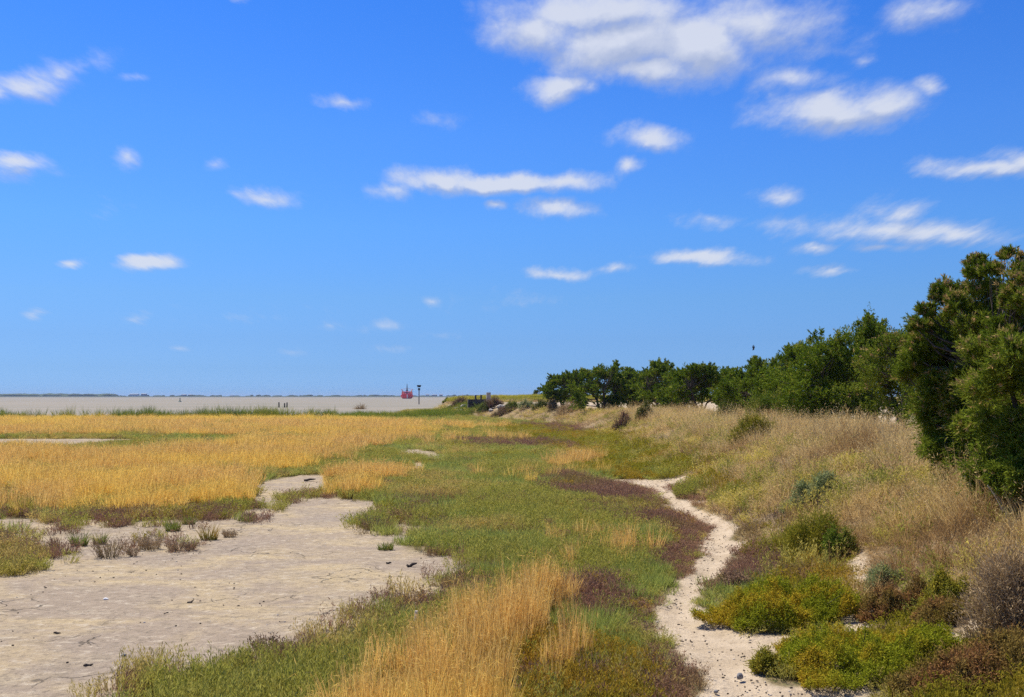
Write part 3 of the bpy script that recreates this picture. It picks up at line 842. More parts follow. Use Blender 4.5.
for i, (px, py, wp, hg, mt, lb) in enumerate([
    (459, 408, 15, 0.9, K_ROSE, 'reddish dry bush at the left end of the rubble bank'),
    (493, 409, 17, 0.9, K_ROSE, 'reddish bush right of the dark timber frame'),
    (484, 413, 16, 0.6, K_DARK, 'olive bush below the dark timber frame'),
    (511, 411, 15, 0.6, K_GREEN, 'green bush on the sand track edge left of the blue green one'),
    (526, 409, 14, 0.6, K_BLUE, 'pale blue green bush at the edge of the sand track'),
    (541, 410, 15, 0.6, K_DARK, 'dull green bush at the track edge left of the leftmost tree'),
    (552, 411, 9, 0.7, K_GREY, 'small grey bush at the foot of the leftmost tree'),
    (568, 414, 30, 0.6, K_GREY, 'brown scrub in front of the leftmost trees'),
    (504, 415, 22, 0.5, K_ROSE, 'low reddish scrub below the green bush of the rubble bank')]):
    mound(lb, px, py, wp, hg, mt, 640 + i, sprigs=900, size=.05, group=GF)
mound('brown dead bush on the shore at the tip of the green reeds', 360, 414.5, 9, 1.1, K_GREY, 660, sprigs=700, size=.05, spiky=.8)

# single tufts on the bare mud
def mud_tuft(label, px, py, wpx, hpx, mat, seed, kind='stem'):
    r = np.random.RandomState(seed)
    x, y, z = place(px, py)
    k = y / F; w = wpx * k; h = hpx * k
    area = max(0.2, min(1.6, w / 0.25))
    if kind == 'stem': V, q, tri, T, rn, _ = blade_arrays(r, int(120 * area), w * 0.36, h, 0.010, lean=0.35, bend=0.3, segs=2, hvar=0.65); P = [q, tri]
    else: V, P, T, rn = twiggy(r, int(70 * area), w * 0.34, h, 0.007, int(420 * area), 0.03, 0.009, 0.55)
    ti = np.clip(sstep(0.5, 0.8, fbm(V[:, 0] + seed, V[:, 1], w * 0.4, seed % 30, 2)) * 0.8, 0, 1)
    V = V * np.array([1, 0.8, 1])
    o = obj('marsh_tuft', mesh_np('marsh_tuft', V, P, {'t': T, 'rnd': rn, 'tint': ti}), mat)
    o.location = (x, y + w * 0.3, float(terrain(np.array([x]), np.array([y + w * 0.3]))[0]) - 0.005)
    return tag(o, label, 'tuft', 'single tufts on the bare mud')

for i, a in enumerate([
    ('yellow green upright tuft on mud left of the large brown tuft', 76, 547, 22, 22, K_MARSH, 'stem'),
    ('tiny green tuft just in front of the yellow green upright one', 66, 555, 10, 7, K_MARSH, 'stem'),
    ('large round pinkish brown tuft on the mud at the left', 104, 559, 32, 28, K_PURP, 'twig'),
    ('green sprouts rising behind the large pinkish brown tuft', 98, 545, 16, 18, K_MARSH, 'stem'),
    ('thin dry rosy tuft left of the yellow green upright one', 53, 548, 12, 20, K_PURP, 'stem'),
    ('dark spreading twiggy tuft right of the large brown tuft', 147, 551, 28, 18, K_GREY, 'twig'),
    ('very small brown tuft right beside the large pinkish one', 132, 557, 9, 11, K_PURP, 'twig'),
    ('brown low tuft at the front edge of the mud, third from the large one', 173, 552, 18, 13, K_GREY, 'twig'),
    ('reddish low tuft touching the brown low tuft', 189, 551, 14, 12, K_PURP, 'twig'),
    ('golden topped tuft near the sandy channel', 207, 541, 22, 22, K_GOLD, 'stem'),
    ('flat grey brown tuft right of the golden topped one', 228, 538, 18, 9, K_GREY, 'twig'),
    ('golden green tuft in front of the green band', 130, 522, 17, 20, K_GOLD, 'stem'),
    ('bright green leafy tuft at the edge of the mud channel', 171, 532, 20, 18, K_MARSH, 'stem'),
    ('round green tuft right of the bright leafy one', 187, 525, 17, 14, K_MARSH, 'stem'),
    ('purple brown tuft on the near mud edge', 264, 655, 36, 20, K_PURP, 'twig'),
    ('small olive tuft right of the purple brown one on the near mud edge', 282, 652, 14, 12, K_MARSH, 'twig'),
    ('spiky green tuft on the near mud edge', 306, 657, 18, 22, K_MARSH, 'stem'),
    ('tall green and gold tuft closing the near mud edge', 330, 656, 24, 32, K_MARSH, 'stem'),
    ('fresh green tuft alone in the middle of the pale mud', 385, 551, 22, 13, K_MARSH, 'stem'),
    ('grey dead tuft at the right margin of the mud', 398, 606, 20, 13, K_GREY, 'twig'),
    ('brown tuft near the narrow end of the mud', 372, 531, 26, 16, K_PURP, 'twig'),
    ('small pinkish tuft left of the green band', 245, 521, 14, 9, K_PURP, 'twig'),
    ]): mud_tuft(a[0], a[1], a[2], a[3], a[4], a[5], 700 + i, a[6])

# seed stalk at the right edge
x, y, z = place(1012, 545)
b_ = MB(); b_.tube([(0, 0, -.02), (-0.02, 0, 0.2), (-0.10, 0, 0.42), (-0.22, 0, 0.56)], [0.0035, 0.003, 0.002, 0.0015], 5)
r_ = np.random.RandomState(5)
for i in range(16):
    f = 0.55 + 0.45 * i / 15
    b_.rock((-0.02 - 0.20 * f ** 2, 0, 0.02 + 0.54 * f), (0.010, 0.008, 0.024), 900 + i, lat=4, lon=6)
o = b_.build('seed_stalk', simple_mat('pale_seed', (0.50, 0.40, 0.27), 0.9)); o.location = (x, y, z)
tag(o, 'tall pale arching seed stalk in front of the dark foreground tree', 'stalk')

# ================================================================== STONES, WOOD, RUBBLE
M_STONE = simple_mat('grey_stone', (0.22, 0.21, 0.20), 0.85, 0.3, 20)
M_PALE = simple_mat('pale_concrete', (0.34, 0.30, 0.25), 0.9, 0.25, 3)
M_WOODP = simple_mat('bleached_wood', (0.55, 0.50, 0.43), 0.85, 0.25, 14)
M_DARKW = simple_mat('dark_timber', (0.085, 0.07, 0.058), 0.9, 0.3, 5)
M_DEB = simple_mat('dark_driftwood', (0.06, 0.048, 0.04), 0.9, 0.3, 20)
M_SHELL = simple_mat('white_shell', (0.70, 0.68, 0.64), 0.6, 0.1, 20)

def stone(name, label, cat, px, py, size, mat, seed, rz=0.3, group=None):
    x, y, z = place(px, py)
    b = MB(); b.rock((0, 0, size[2] * 0.28), size, seed, rz)
    o = b.build(name, mat); o.location = (x, y, z); return tag(o, label, cat, group)
stone('stone', 'round dark stone on the sand path near the bottom', 'stone', 740, 679, (0.055, 0.05, 0.06), M_STONE, 11)
stone('stone', 'small dark stone on the path right of the lowest purple plants', 'stone', 716, 693, (0.05, 0.04, 0.03), M_STONE, 12)
stone('stone', 'grey flat stone on the little sand trail at the right', 'stone', 952, 636, (0.075, 0.05, 0.03), M_STONE, 13)
stone('shell', 'small white shell on the middle of the mud flat', 'shell', 106, 600, (0.06, 0.045, 0.03), M_SHELL, 14)
stone('stone', 'greenish grey stone on the near mud flat', 'stone', 124, 656, (0.065, 0.05, 0.03), M_STONE, 15)
stone('stone', 'white stone half hidden by plants at the near edge of the mud flat', 'stone', 258, 676, (0.05, 0.05, 0.06), M_SHELL, 16)
def stick(label, px, py, L, R, mat, rz, seed, name='driftwood', tilt=0.1, group=None):
    r = np.random.RandomState(seed); x, y, z = place(px, py)
    b = MB(); p = [np.array([math.cos(rz) * L * (f - .5), math.sin(rz) * L * (f - .5), R * 0.8 + tilt * L * f]) + r.randn(3) * R * 0.5 for f in (0, .3, .6, 1)]
    b.tube(p, [R * 0.7, R, R * 0.9, R * 0.4], 7)
    o = b.build(name, mat); o.location = (x, y, z); return tag(o, label, 'driftwood', group)
stick('dark piece of driftwood, larger of two lying on the pale mud', 412, 567, 0.13, 0.022, M_DEB, 0.35, 21)
stick('short dark driftwood scrap, smaller of two lying on the pale mud', 389, 564, 0.07, 0.014, M_DEB, 0.1, 22)
stick('bleached pale stick lying behind the rusty succulent', 917, 603, 0.11, 0.009, M_WOODP, 0.1, 23)
stick('dark scrap on the mud right of the white shell', 190, 603, 0.07, 0.012, M_DEB, 0.1, 24)
stick('dark scrap lying on the mud left of the greenish grey stone', 88, 666, 0.07, 0.012, M_DEB, 0.2, 25)
stick('dark scrap on the left of the mud flat', 57, 634, 0.06, 0.010, M_DEB, 0.0, 26)
stick('long dark root lying in the far sandy channel', 309, 481.5, 0.30, 0.03, M_DEB, 0.05, 27)
x, y, z = place(415, 634)
b_ = MB(); b_.tube([(0, 0, -0.05), (0.004, 0, 0.10), (0.012, 0, 0.21)], [0.017, 0.016, 0.014], 9)
o = b_.build('stake', M_SHELL); o.location = (x, y, z); tag(o, 'short white stake standing at the edge of the golden grass', 'stake')

GR = 'rubble blocks on the far bank'
r_ = np.random.RandomState(77)
for i in range(30):
    px = 456 + 62 * r_.rand(); py = 405.5 + 8 * r_.rand() - 0.03 * (px - 456)
    x, y, z = place(px, py)
    s = 0.35 + 0.55 * r_.rand()
    b = MB(); b.rock((0, 0, 0.22 * s), (s * 1.3, s, s * 0.75), 1000 + i, r_.rand() * 3)
    o = b.build('rubble_block', M_PALE); o.location = (x, y, z)
    tag(o, 'pale broken block in the rubble bank beside the far sand track', 'rubble', GR)
x, y, z = place(477, 408.5)
root = tag(empty('timber_frame', (x, y, z), 0.15), 'dark timber frame with two uprights standing on the rubble bank', 'timber frame')
b = MB()
b.box((0, 0, 0.55), (2.0, 0.9, 0.9), bev=0.05); b.box((0.1, -0.5, 0.55), (2.3, 0.12, 0.16)); b.build('crib', M_DARKW, root)
for q in (-0.15, 0.45):
    b = MB(); b.box((q, 0.1, 1.22), (0.16, 0.16, 0.5), 0.2); b.build('upright', M_DARKW, root)
x, y, z = place(488.5, 406)
b = MB(); b.box((0, 0, 0.75), (0.5, 0.42, 1.6), 0.3, 0.9, 0.05)
o = b.build('concrete_block', M_PALE); o.location = (x, y, z); tag(o, 'upright pale concrete block right of the dark timber frame', 'concrete block')
stone('rock', 'small dark rock in the shallow water left of the reed point', 'rock', 352, 409.6, (0.7, 0.5, 0.5), M_STONE, 31)

# ================================================================== WATER: posts, buoy, beacon, boat
def on_water(px, depth): return at_depth(px, 400, depth)[0], depth, -0.22
for px, hh, lb in ((279, 1.15, 'left weathered post of three standing in the water'), (284.6, 0.95, 'middle weathered post in the water, close to the right one'), (287, 1.1, 'right weathered post of three standing in the water')):
    b = MB(); r_ = np.random.RandomState(int(px)); b.tube([(0, 0, -1.2), (0.01, 0, 0.3), (0.04 * r_.randn(), 0, hh)], [0.16, 0.15, 0.13], 8)
    o = b.build('post', M_DARKW); o.location = on_water(px, 215); tag(o, lb, 'post', 'posts in the water')
x, y, z = on_water(180, 430)
root = tag(empty('buoy', (x, y, z)), 'small green buoy floating far out on the brown water', 'buoy')
M_BUOY = simple_mat('green_buoy_paint', (0.05, 0.14, 0.10), 0.5)
b = MB(); b.tube([(0, 0, -0.3), (0, 0, 0.15), (0, 0, 0.3)], [0.6, 0.75, 0.55], 12); b.build('float', M_BUOY, root)
b = MB(); b.tube([(0, 0, 0.3), (0, 0, 1.4)], [0.3, 0.12], 8); b.tube([(0, 0, 1.4), (0, 0, 1.7)], [0.22, 0.22], 8); b.build('tower', M_BUOY, root)

M_STEEL = simple_mat('weathered_steel', (0.16, 0.13, 0.11), 0.7)
M_DARKS = simple_mat('dark_lattice', (0.055, 0.06, 0.065), 0.7)
x, y, z = on_water(419, 300)
root = tag(empty('beacon', (x, y, z)), 'slim channel beacon with dark basket topmark behind the reeds', 'beacon')
b = MB(); b.tube([(0, 0, -1.2), (0, 0, 3), (0, 0, 5.0)], [0.17, 0.15, 0.12], 8); b.build('pole', M_STEEL, root)
b = MB()
b.box((0, 0, 5.75), (1.25, 1.25, 0.08)); b.box((0, 0, 5.2), (0.9, 0.9, 0.08))
for i in range(12):
    a = 2 * PI * i / 12; b.tube([(0.4 * math.cos(a), 0.4 * math.sin(a), 5.2), (0.6 * math.cos(a), 0.6 * math.sin(a), 5.75)], [0.07, 0.07], 5)
b.tube([(0, 0, 5.24), (0, 0, 5.71)], [0.36, 0.52], 10)
b.build('basket', M_DARKS, root)
b = MB(); b.box((0, 0, 4.55), (0.6, 0.6, 0.6), 0.2, 1.1, 0.08); b.box((0, 0, 4.2), (0.3, 0.3, 0.2)); b.build('lamp_box', M_DARKS, root)

M_RED = simple_mat('red_hull_paint', (0.78, 0.015, 0.035), 0.5, 0.15, 0.5)
M_WHT = simple_mat('white_paint', (0.75, 0.73, 0.70), 0.6, 0.08, 0.5)
M_ORG = simple_mat('orange_net_gear', (0.62, 0.30, 0.17), 0.8, 0.2, 0.7)
M_BLK = simple_mat('black_rigging', (0.03, 0.022, 0.025), 0.7)
x, y, z = on_water(407, 1000)
root = tag(empty('trawler', (x, y, z), 0.12), 'red fishing trawler seen bow on far out on the water', 'boat')
root.scale = (1.3, 1.12, 1.15)
# hull: lofted sections from bow (-y) to stern
sec = []
for s_ in np.linspace(0, 1, 11):
    bm_ = 4.9 * (1 - (1 - min(1, s_ * 1.9)) ** 2.2) + 0.05; hgt_ = 4.4 - 2.0 * min(1, s_ * 1.6) + 0.5 * max(0, s_ - .7)
    yy = -11 + 22 * s_
    fw = -1.2 * (1 - s_)
    sec.append([(-bm_, yy + fw, hgt_), (-bm_ * 0.86, yy, 1.0), (-bm_ * 0.45, yy + 0.6, -0.8), (bm_ * 0.45, yy + 0.6, -0.8), (bm_ * 0.86, yy, 1.0), (bm_, yy + fw, hgt_)])
V = [p for s_ in sec for p in s_]; Fc = []
for i in range(10):
    for j in range(5): Fc.append((i * 6 + j, (i + 1) * 6 + j, (i + 1) * 6 + j + 1, i * 6 + j + 1))
    Fc.append((i * 6, i * 6 + 5, (i + 1) * 6 + 5, (i + 1) * 6))
Fc.append((60, 61, 62, 63, 64, 65)); Fc.append((0, 5, 4, 3, 2, 1))
b = MB(); b.add(V, Fc); b.build('hull', M_RED, root)
b = MB(); b.box((0, 3, 4.4), (4.6, 5, 3.6), bev=0.3); b.box((0, 3, 6.35), (5.2, 5.6, 0.25)); wh = b.build('wheelhouse', M_WHT, root)
for q in (-1.5, -0.5, 0.5, 1.5):
    b = MB(); b.box((q, 0.48, 5.3), (0.75, 0.08, 0.9)); b.build('window', M_BLK, wh)
b = MB(); b.tube([(0, 1, 2.5), (0, 1, 8), (0, 1, 13)], [0.7, 0.5, 0.15], 8); b.tube([(-1.0, 1, 7.2), (1.0, 1, 7.2)], [0.3, 0.3], 6); b.build('mast', M_BLK, root)
for q in (-1, 1):
    b = MB(); b.tube([(q * 0.9, 0, 3.0), (q * 4.3, 0, 8.2)], [0.4, 0.28], 6); b.tube([(q * 4.3, 0, 8.2), (q * 0.5, 0, 8.8)], [0.12, 0.12], 5)
    b.box((q * 3.2, -0.5, 4.6), (2.2, 1.4, 3.4), 0.1, 0.8, 0.2); b.build('outrigger', M_ORG, root)
b = MB(); b.tube([(0, -12.3, 3.6), (0, -12.4, 0.4)], [0.35, 0.25], 6); b.build('stem_fender', M_WHT, root)

# ================================================================== FAR SHORE
r_ = np.random.RandomState(9)
b = MB()
for i in range(420):
    px = -160 + 760 * r_.rand(); dep = 2690 + 260 * r_.rand()
    big = px < 110
    if not big and r_.rand() < 0.35: continue
    x = at_depth(px, 396, dep)[0]
    hh = (5 + 3.0 * r_.rand()) if big else (1.5 + 3.5 * r_.rand() ** 2)
    wd = (26 + 50 * r_.rand()) if big else (6 + 24 * r_.rand())
    b.rock((x, dep, 2.4 + hh * 0.3), (wd, wd * .5, hh * 1.5), 2000 + i, lat=5, lon=8)
o = b.build('far_woods', simple_mat('far_scrub', (0.055, 0.080, 0.030), 0.95, 0.35, 0.02)); tag(o, 'low dark scrub and woods along the far shore on the horizon', 'woods', kind='stuff')

M_ROOF = simple_mat('grey_roof', (0.30, 0.31, 0.33), 0.7)
M_BLUEW = simple_mat('blue_grey_wall', (0.14, 0.16, 0.21), 0.8)
def far_building(label, px, dep, w, h, mat, hip=0.2, group='buildings on the far shore'):
    x = at_depth(px, 396, dep)[0]
    root = tag(empty('far_building', (x, dep, 2.2)), label, 'building', group)
    b = MB(); b.box((0, 0, h / 2), (w, w * 0.5, h)); wl = b.build('wall', mat, root)
    b = MB(); V = [(-w * .53, -w * .28, h), (w * .53, -w * .28, h), (w * .53, w * .28, h), (-w * .53, w * .28, h), (-w * .5, 0, h * (1 + hip)), (w * .5, 0, h * (1 + hip))]
    b.add(V, [(0, 1, 5, 4), (2, 3, 4, 5), (1, 2, 5), (3, 0, 4), (3, 2, 1, 0)]); b.build('roof', M_ROOF, root)
    for k in range(3):
        b = MB(); b.box(((k - 1) * w * 0.3, -w * 0.25 - 0.05, h * 0.45), (w * 0.12, 0.1, h * 0.4)); b.build('window', M_BLUEW if mat is M_WHT else M_WHT, root)
far_building('long white building, the brightest on the far shore left of the posts', 134.5, 2690, 22, 5.8, M_WHT)
far_building('dark blue grey building joined to the right of the long white one', 144, 2700, 14, 6.4, M_BLUEW)
far_building('low grey shed on the far shore right of the dark blue grey building', 184, 2700, 12, 4.6, M_BLUEW)
far_building('grey shed on the far shore above the green buoy', 190, 2720, 9, 4.2, M_BLUEW)
far_building('small white building on the far shore right of the channel beacon', 427.3, 2680, 9, 5.0, M_WHT)
far_building('dark long shed on the far shore right of the small white building', 434.5, 2690, 14, 4.0, M_BLUEW)
far_building('grey low house on the far shore at the right end', 441, 2700, 9, 4.5, M_BLUEW)
far_building('low white shed far along the shore left of the trawler', 232, 2710, 12, 2.6, M_WHT)
GFT = 'small trees on the far horizon'
for i, (px, dep, w, h, lb) in enumerate([(447.0, 165, 1.3, 1.05, 'small grey green tree on the skyline left of the rubble bank'), (538, 205, 2.2, 2.1, 'left of two small dark trees on the far bank beside the leftmost tamarisk'),
                                          (543.5, 205, 1.2, 2.7, 'slim dark tree, right of two on the far bank beside the leftmost tamarisk')]):
    x = at_depth(px, 396, dep)[0]; z = float(terrain(np.array([x]), np.array([float(dep)]))[0])
    grow_tree('distant_tree', lb, (x, dep, z), h, w, 800 + i, 1500, 0.25, 0.12, M_CROWN_GREEN, GFT, nl=10, low=0.1, stems=2)

# ------------------------------------------------------------------ bird
x, y, z = at_depth(753.5, 349, 42)
root = MB()
root.tube([(0, -0.10, 0.02), (0, -0.03, 0.0), (0, 0.06, -0.02), (0, 0.14, -0.05)], [0.008, 0.032, 0.028, 0.006], 8)
for q in (-1, 1):
    root.tube([(0, -0.02, 0.0), (q * 0.03, -0.01, 0.08), (q * 0.012, 0.02, 0.17)], [0.025, 0.028, 0.006], 6)
o = root.build('bird', simple_mat('dark_feathers', (0.06, 0.055, 0.05), 0.8)); o.location = (x, y, z)
tag(o, 'small dark bird hovering with raised wings above the pointed tamarisk', 'bird')

# ================================================================== GROUND COVER
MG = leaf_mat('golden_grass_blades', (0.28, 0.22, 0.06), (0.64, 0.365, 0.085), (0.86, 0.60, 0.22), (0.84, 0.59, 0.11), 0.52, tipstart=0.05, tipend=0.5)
MS = leaf_mat('saltmarsh_green', (0.26, 0.20, 0.08), (0.245, 0.255, 0.036), (0.46, 0.43, 0.095), (0.52, 0.38, 0.12), 0.45, tipstart=0.0, tipend=0.45)
MSB = leaf_mat('saltmarsh_blue_green', (0.24, 0.21, 0.08), (0.23, 0.285, 0.05), (0.41, 0.445, 0.12), (0.47, 0.45, 0.11), 0.45, tipstart=0.0, tipend=0.45)
MP = leaf_mat('purple_heath_twigs', (0.14, 0.09, 0.06), (0.24, 0.125, 0.085), (0.36, 0.21, 0.13), (0.30, 0.22, 0.08), 0.3, tipstart=0.0, tipend=0.5)
MO = leaf_mat('olive_succulent', (0.17, 0.12, 0.05), (0.19, 0.185, 0.016), (0.36, 0.31, 0.03), (0.40, 0.25, 0.035), 0.42, tipstart=0.0, tipend=0.45)
MD = leaf_mat('dry_oat_straw', (0.30, 0.21, 0.10), (0.48, 0.335, 0.125), (0.84, 0.64, 0.30), (0.36, 0.22, 0.09), 0.45, tipstart=0.0, tipend=0.5)
MW = leaf_mat('dune_weed_green', (0.18, 0.16, 0.05), (0.21, 0.225, 0.035), (0.42, 0.40, 0.08), (0.58, 0.48, 0.11), 0.4, tipstart=0.0, tipend=0.5)
MT = leaf_mat('dead_twigs', (0.12, 0.09, 0.065), (0.19, 0.14, 0.10), (0.36, 0.28, 0.21), (0.22, 0.12, 0.08), 0.15)
MR = leaf_mat('shore_reed_green', (0.12, 0.14, 0.03), (0.11, 0.18, 0.025), (0.22, 0.27, 0.04), (0.46, 0.40, 0.05), 0.4)

def protos(name, k, seed, fn): return [fn(np.random.RandomState(seed + i), '%s_%d' % (name, i)) for i in range(k)]

# --- golden cordgrass
rs = np.random.RandomState(1)
pg = protos('golden_tuft', 6, 10, lambda r, n: tuft_mesh(n, r, 64, 0.12, 0.64, 0.0075, heads=12, head_len=0.07, head_w=0.005, lean=0.13, bend=0.14, segs=3, hvar=0.6))
x, y, mm = sample(rs, 54, gold_w)
k = land_in(x, y, 1.5) > 0.5; x, y, mm = x[k], y[k], mm[k]
hs = (0.50 + 0.80 * fbm(x, y, 1.3, 41, 4)) * (0.95 + 0.1 * (y > 30))
tint = sstep(0.42, 0.7, fbm(x, y, 3.0, 42, 3)) * 0.5 + 0.65 * sstep(78, 96, y) - 0.35 * sstep(0.5, 0.35, fbm(x, y, 6.0, 43, 3)) + rs.rand(len(x)) * 0.25
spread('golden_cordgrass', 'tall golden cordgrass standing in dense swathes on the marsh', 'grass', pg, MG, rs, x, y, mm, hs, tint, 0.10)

# --- low green marsh plants (two kinds)
def green_w(x, y):
    w = openw(x, y) * (1 - 0.78 * zone(x, y, SCRUB, 14, 0.5, 0.8) * sstep(0.60, 0.42, fbm(x, y, 0.5, 17, 3))) * (1 - 0.92 * np.clip(gold_w(x, y) * 1.6, 0, 1)) * (1 - 0.95 * zone(x, y, PURPLE, 51)) * (1 - 0.7 * zone(x, y, OLIVE, 52))
    return w * (1 - sstep(-0.2, 0.9, dune_d(x, y) + 1.2 * (fbm(x, y, 1.5, 53, 3) - 0.5))) * land_in(x, y, 0.5)
pgn = protos('green_tuft', 5, 30, lambda r, n: (lambda j: mesh_np(n, j[0], j[1], {'t': j[2], 'rnd': j[3]}))(twiggy(r, 40, 0.13, 0.24, 0.007, 190, 0.036, 0.009, 0.42)))
x, y, mm = sample(rs, 62, green_w)
sel = fbm(x, y, 2.2, 54, 4) + 0.25 * (rs.rand(len(x)) - 0.5) > 0.55
hs = (0.6 + 0.8 * fbm(x, y, 0.9, 55, 3)) * low_edge(x, y)
tint = sstep(0.45, 0.75, fbm(x, y, 1.8, 56, 4)) * 0.8 + 0.4 * (rs.rand(len(x)) - 0.3)
spread('green_glasswort', 'low olive green glasswort covering the marsh', 'ground cover', pgn, MS, rs, x[~sel], y[~sel], mm[~sel], hs[~sel], tint[~sel], 0.2)
spread('green_saltgrass', 'low fresh green salt plants between the glasswort', 'ground cover', protos('salt_tuft', 5, 60, lambda r, n: tuft_mesh(n, r, 90, 0.13, 0.27, 0.008, lean=0.30, bend=0.28, segs=2, hvar=0.65)), MSB, rs, x[sel], y[sel], mm[sel], hs[sel], tint[sel] * 0.8, 0.2)

# --- purple sea heath
def purple_w(x, y):
    return openw(x, y, 0.2) * np.maximum(np.maximum(zone(x, y, PURPLE, 51), 0.45 * zone(x, y, SCRUB, 14, 0.5, 0.8)), 0.16 * sstep(0.55, 0.68, fbm(x, y, 1.7, 57, 4)) * (1 - gold_w(x, y))) * (1 - sstep(0.2, 1.2, dune_d(x, y))) * land_in(x, y, 2)
pp = protos('heath_tuft', 5, 80, lambda r, n: (lambda j: mesh_np(n, j[0], j[1], {'t': j[2], 'rnd': j[3]}))(twiggy(r, 60, 0.14, 0.20, 0.006, 120, 0.035, 0.009, 0.5)))
x, y, mm = sample(rs, 95, purple_w)
spread('purple_sea_heath', 'low purple brown sea heath in patches beside the sand path', 'ground cover', pp, MP, rs, x, y, mm, (0.6 + 0.7 * fbm(x, y, 0.8, 58, 3)) * low_edge(x, y), sstep(0.5, 0.75, fbm(x, y, 1.2, 59, 3)) * 0.9 + 0.3 * (rs.rand(len(x)) - 0.4), 0.25)

# --- olive and ochre succulents
def olive_w(x, y):
    return openw(x, y) * np.maximum(zone(x, y, OLIVE, 52), 0.10 * sstep(0.5, 0.65, fbm(x, y, 1.4, 60, 4)) * (1 - gold_w(x, y))) * (1 - 0.75 * zone(x, y, PURPLE, 51)) * (1 - sstep(0.9, 2.8, dune_d(x, y) + 2.0 * (fbm(x, y, 1.5, 61, 3) - 0.5))) * land_in(x, y, 2)
po = protos('succulent_tuft', 5, 100, lambda r, n: (lambda j: mesh_np(n, j[0], j[1], {'t': j[2], 'rnd': j[3]}))(twiggy(r, 34, 0.15, 0.22, 0.007, 240, 0.034, 0.011, 0.5)))
x, y, mm = sample(rs, 46, olive_w)
spread('ochre_seablite', 'low olive and ochre seablite along the foot of the dune', 'ground cover', po, MO, rs, x, y, mm, (0.5 + 0.9 * fbm(x, y, 1.1, 62, 3)) * low_edge(x, y), sstep(0.45, 0.7, fbm(x, y, 1.6, 63, 4)) * 0.9 + 0.3 * (rs.rand(len(x)) - 0.4), 0.2)

# --- dry dune grass and weeds
def dune_w(x, y):
    d = dune_d(x, y)
    w = sstep(0.3, 2.0, d + 2.2 * (fbm(x, y, 1.8, 71, 3) - 0.5)) * (1 - sstep(-1.4, 0.1, track(x, y))) * (0.15 + 0.85 * sstep(7.6, 9.0, y + fbm(x, y, 0.6, 79, 3) - 0.5)) * openw(x, y) * land_in(x, y, 3)
    return w * (0.5 + 0.5 * sstep(0.38, 0.56, fbm(x, y, 0.9, 72, 4)))
pd = protos('dry_tuft', 6, 120, lambda r, n: tuft_mesh(n, r, 52, 0.14, 0.50, 0.0055, heads=20, head_len=0.035, head_w=0.008, lean=0.28, bend=0.38, segs=4, hvar=0.65))
x, y, mm = sample(rs, 48, dune_w)
spread('dry_dune_grass', 'tangled tan dry grass with seed heads covering the dune', 'grass', pd, MD, rs, x, y, mm, (0.12 + 1.45 * sstep(0.28, 0.72, fbm(x, y, 0.6, 73, 3))) * (0.50 + 0.6 * sstep(0.6, 3.2, dune_d(x, y))) * (1 - 0.45 * sstep(60, 85, y)), sstep(0.5, 0.72, fbm(x, y, 1.3, 74, 4)) * 0.9 + 0.3 * (rs.rand(len(x)) - 0.4), 0.25)
def weed_w(x, y):
    d = dune_d(x, y)
    return np.clip(sstep(0.0, 1.2, d), 0, 1) * (0.10 + sstep(0.46, 0.60, fbm(x, y, 1.2, 75, 4))) * (1.25 - 0.6 * sstep(2.0, 4.0, d)) * (1 - sstep(-1.4, 0.1, track(x, y))) * sstep(7.2, 8.4, y) * openw(x, y) * land_in(x, y, 3)
pw = protos('weed_tuft', 5, 140, lambda r, n: (lambda j: mesh_np(n, j[0], j[1], {'t': j[2], 'rnd': j[3]}))(twiggy(r, 30, 0.14, 0.40, 0.006, 190, 0.045, 0.011, 0.36)))
x, y, mm = sample(rs, 26, weed_w)
spread('dune_weeds', 'yellow green leafy weeds growing through the dry dune grass', 'ground cover', pw, MW, rs, x, y, mm, 0.5 + 0.8 * fbm(x, y, 1.0, 76, 3), sstep(0.42, 0.62, fbm(x, y, 0.9, 77, 3)), 0.2)
pt = protos('twig_tuft', 4, 160, lambda r, n: tuft_mesh(n, r, 26, 0.12, 0.42, 0.006, lean=0.7, bend=0.2, segs=2, hvar=0.6))
def twig_w(x, y): return sstep(0.2, 1.4, dune_d(x, y)) * sstep(0.48, 0.66, fbm(x, y, 1.3, 78, 4)) * (1 - sstep(-1.2, 0.1, track(x, y))) * openw(x, y) * land_in(x, y, 3) * sstep(7.6, 8.8, y)
x, y, mm = sample(rs, 16, twig_w)
spread('dead_stalks', 'grey brown dead stalks standing in the dune grass', 'ground cover', pt, MT, rs, x, y, mm, 0.6 + 0.7 * rs.rand(len(x)), rs.rand(len(x)), 0.3)

# --- reeds along the water and on the far bank
def reed_w(x, y):
    k = (y > 82) & (y < 128)
    w = np.zeros(len(x))
    if k.any():
        sd = polysd(x[k], y[k], LAND)
        band = sstep(0.3, 1.2, sd) * (1 - sstep(3.0, 6.0 + 8 * (x[k] > -17), sd)) * (dune_d(x[k], y[k]) < np.where(y[k] > 100, 3.0, 0.4))
        n = fbm(x[k], y[k], 5.0, 81, 3)
        w[k] = band * np.where(x[k] > -19, 1.0, 0.15 + 0.85 * sstep(0.46, 0.54, n))
    return w
pr = protos('reed_tuft', 4, 180, lambda r, n: tuft_mesh(n, r, 40, 0.15, 0.72, 0.012, lean=0.2, bend=0.25, segs=3, hvar=0.5))
x, y, mm = sample(rs, 36, reed_w, 82, 128, [(82, 128, 0.1, 2.2)])
spread('shore_reeds', 'fresh green reeds along the edge of the water', 'reeds', pr, MR, rs, x, y, mm, np.where(x > -18, 1.1, 1.9) * (0.60 + 0.8 * fbm(x, y, 3, 82, 3)), 0.35 * sstep(0.5, 0.7, fbm(x, y, 4, 83, 3)) + 0.2 * rs.rand(len(x)), 0.12)
n = 2600
x = -9.8 + 50 * rs.rand(n); y = 150 + 14 * rs.rand(n)
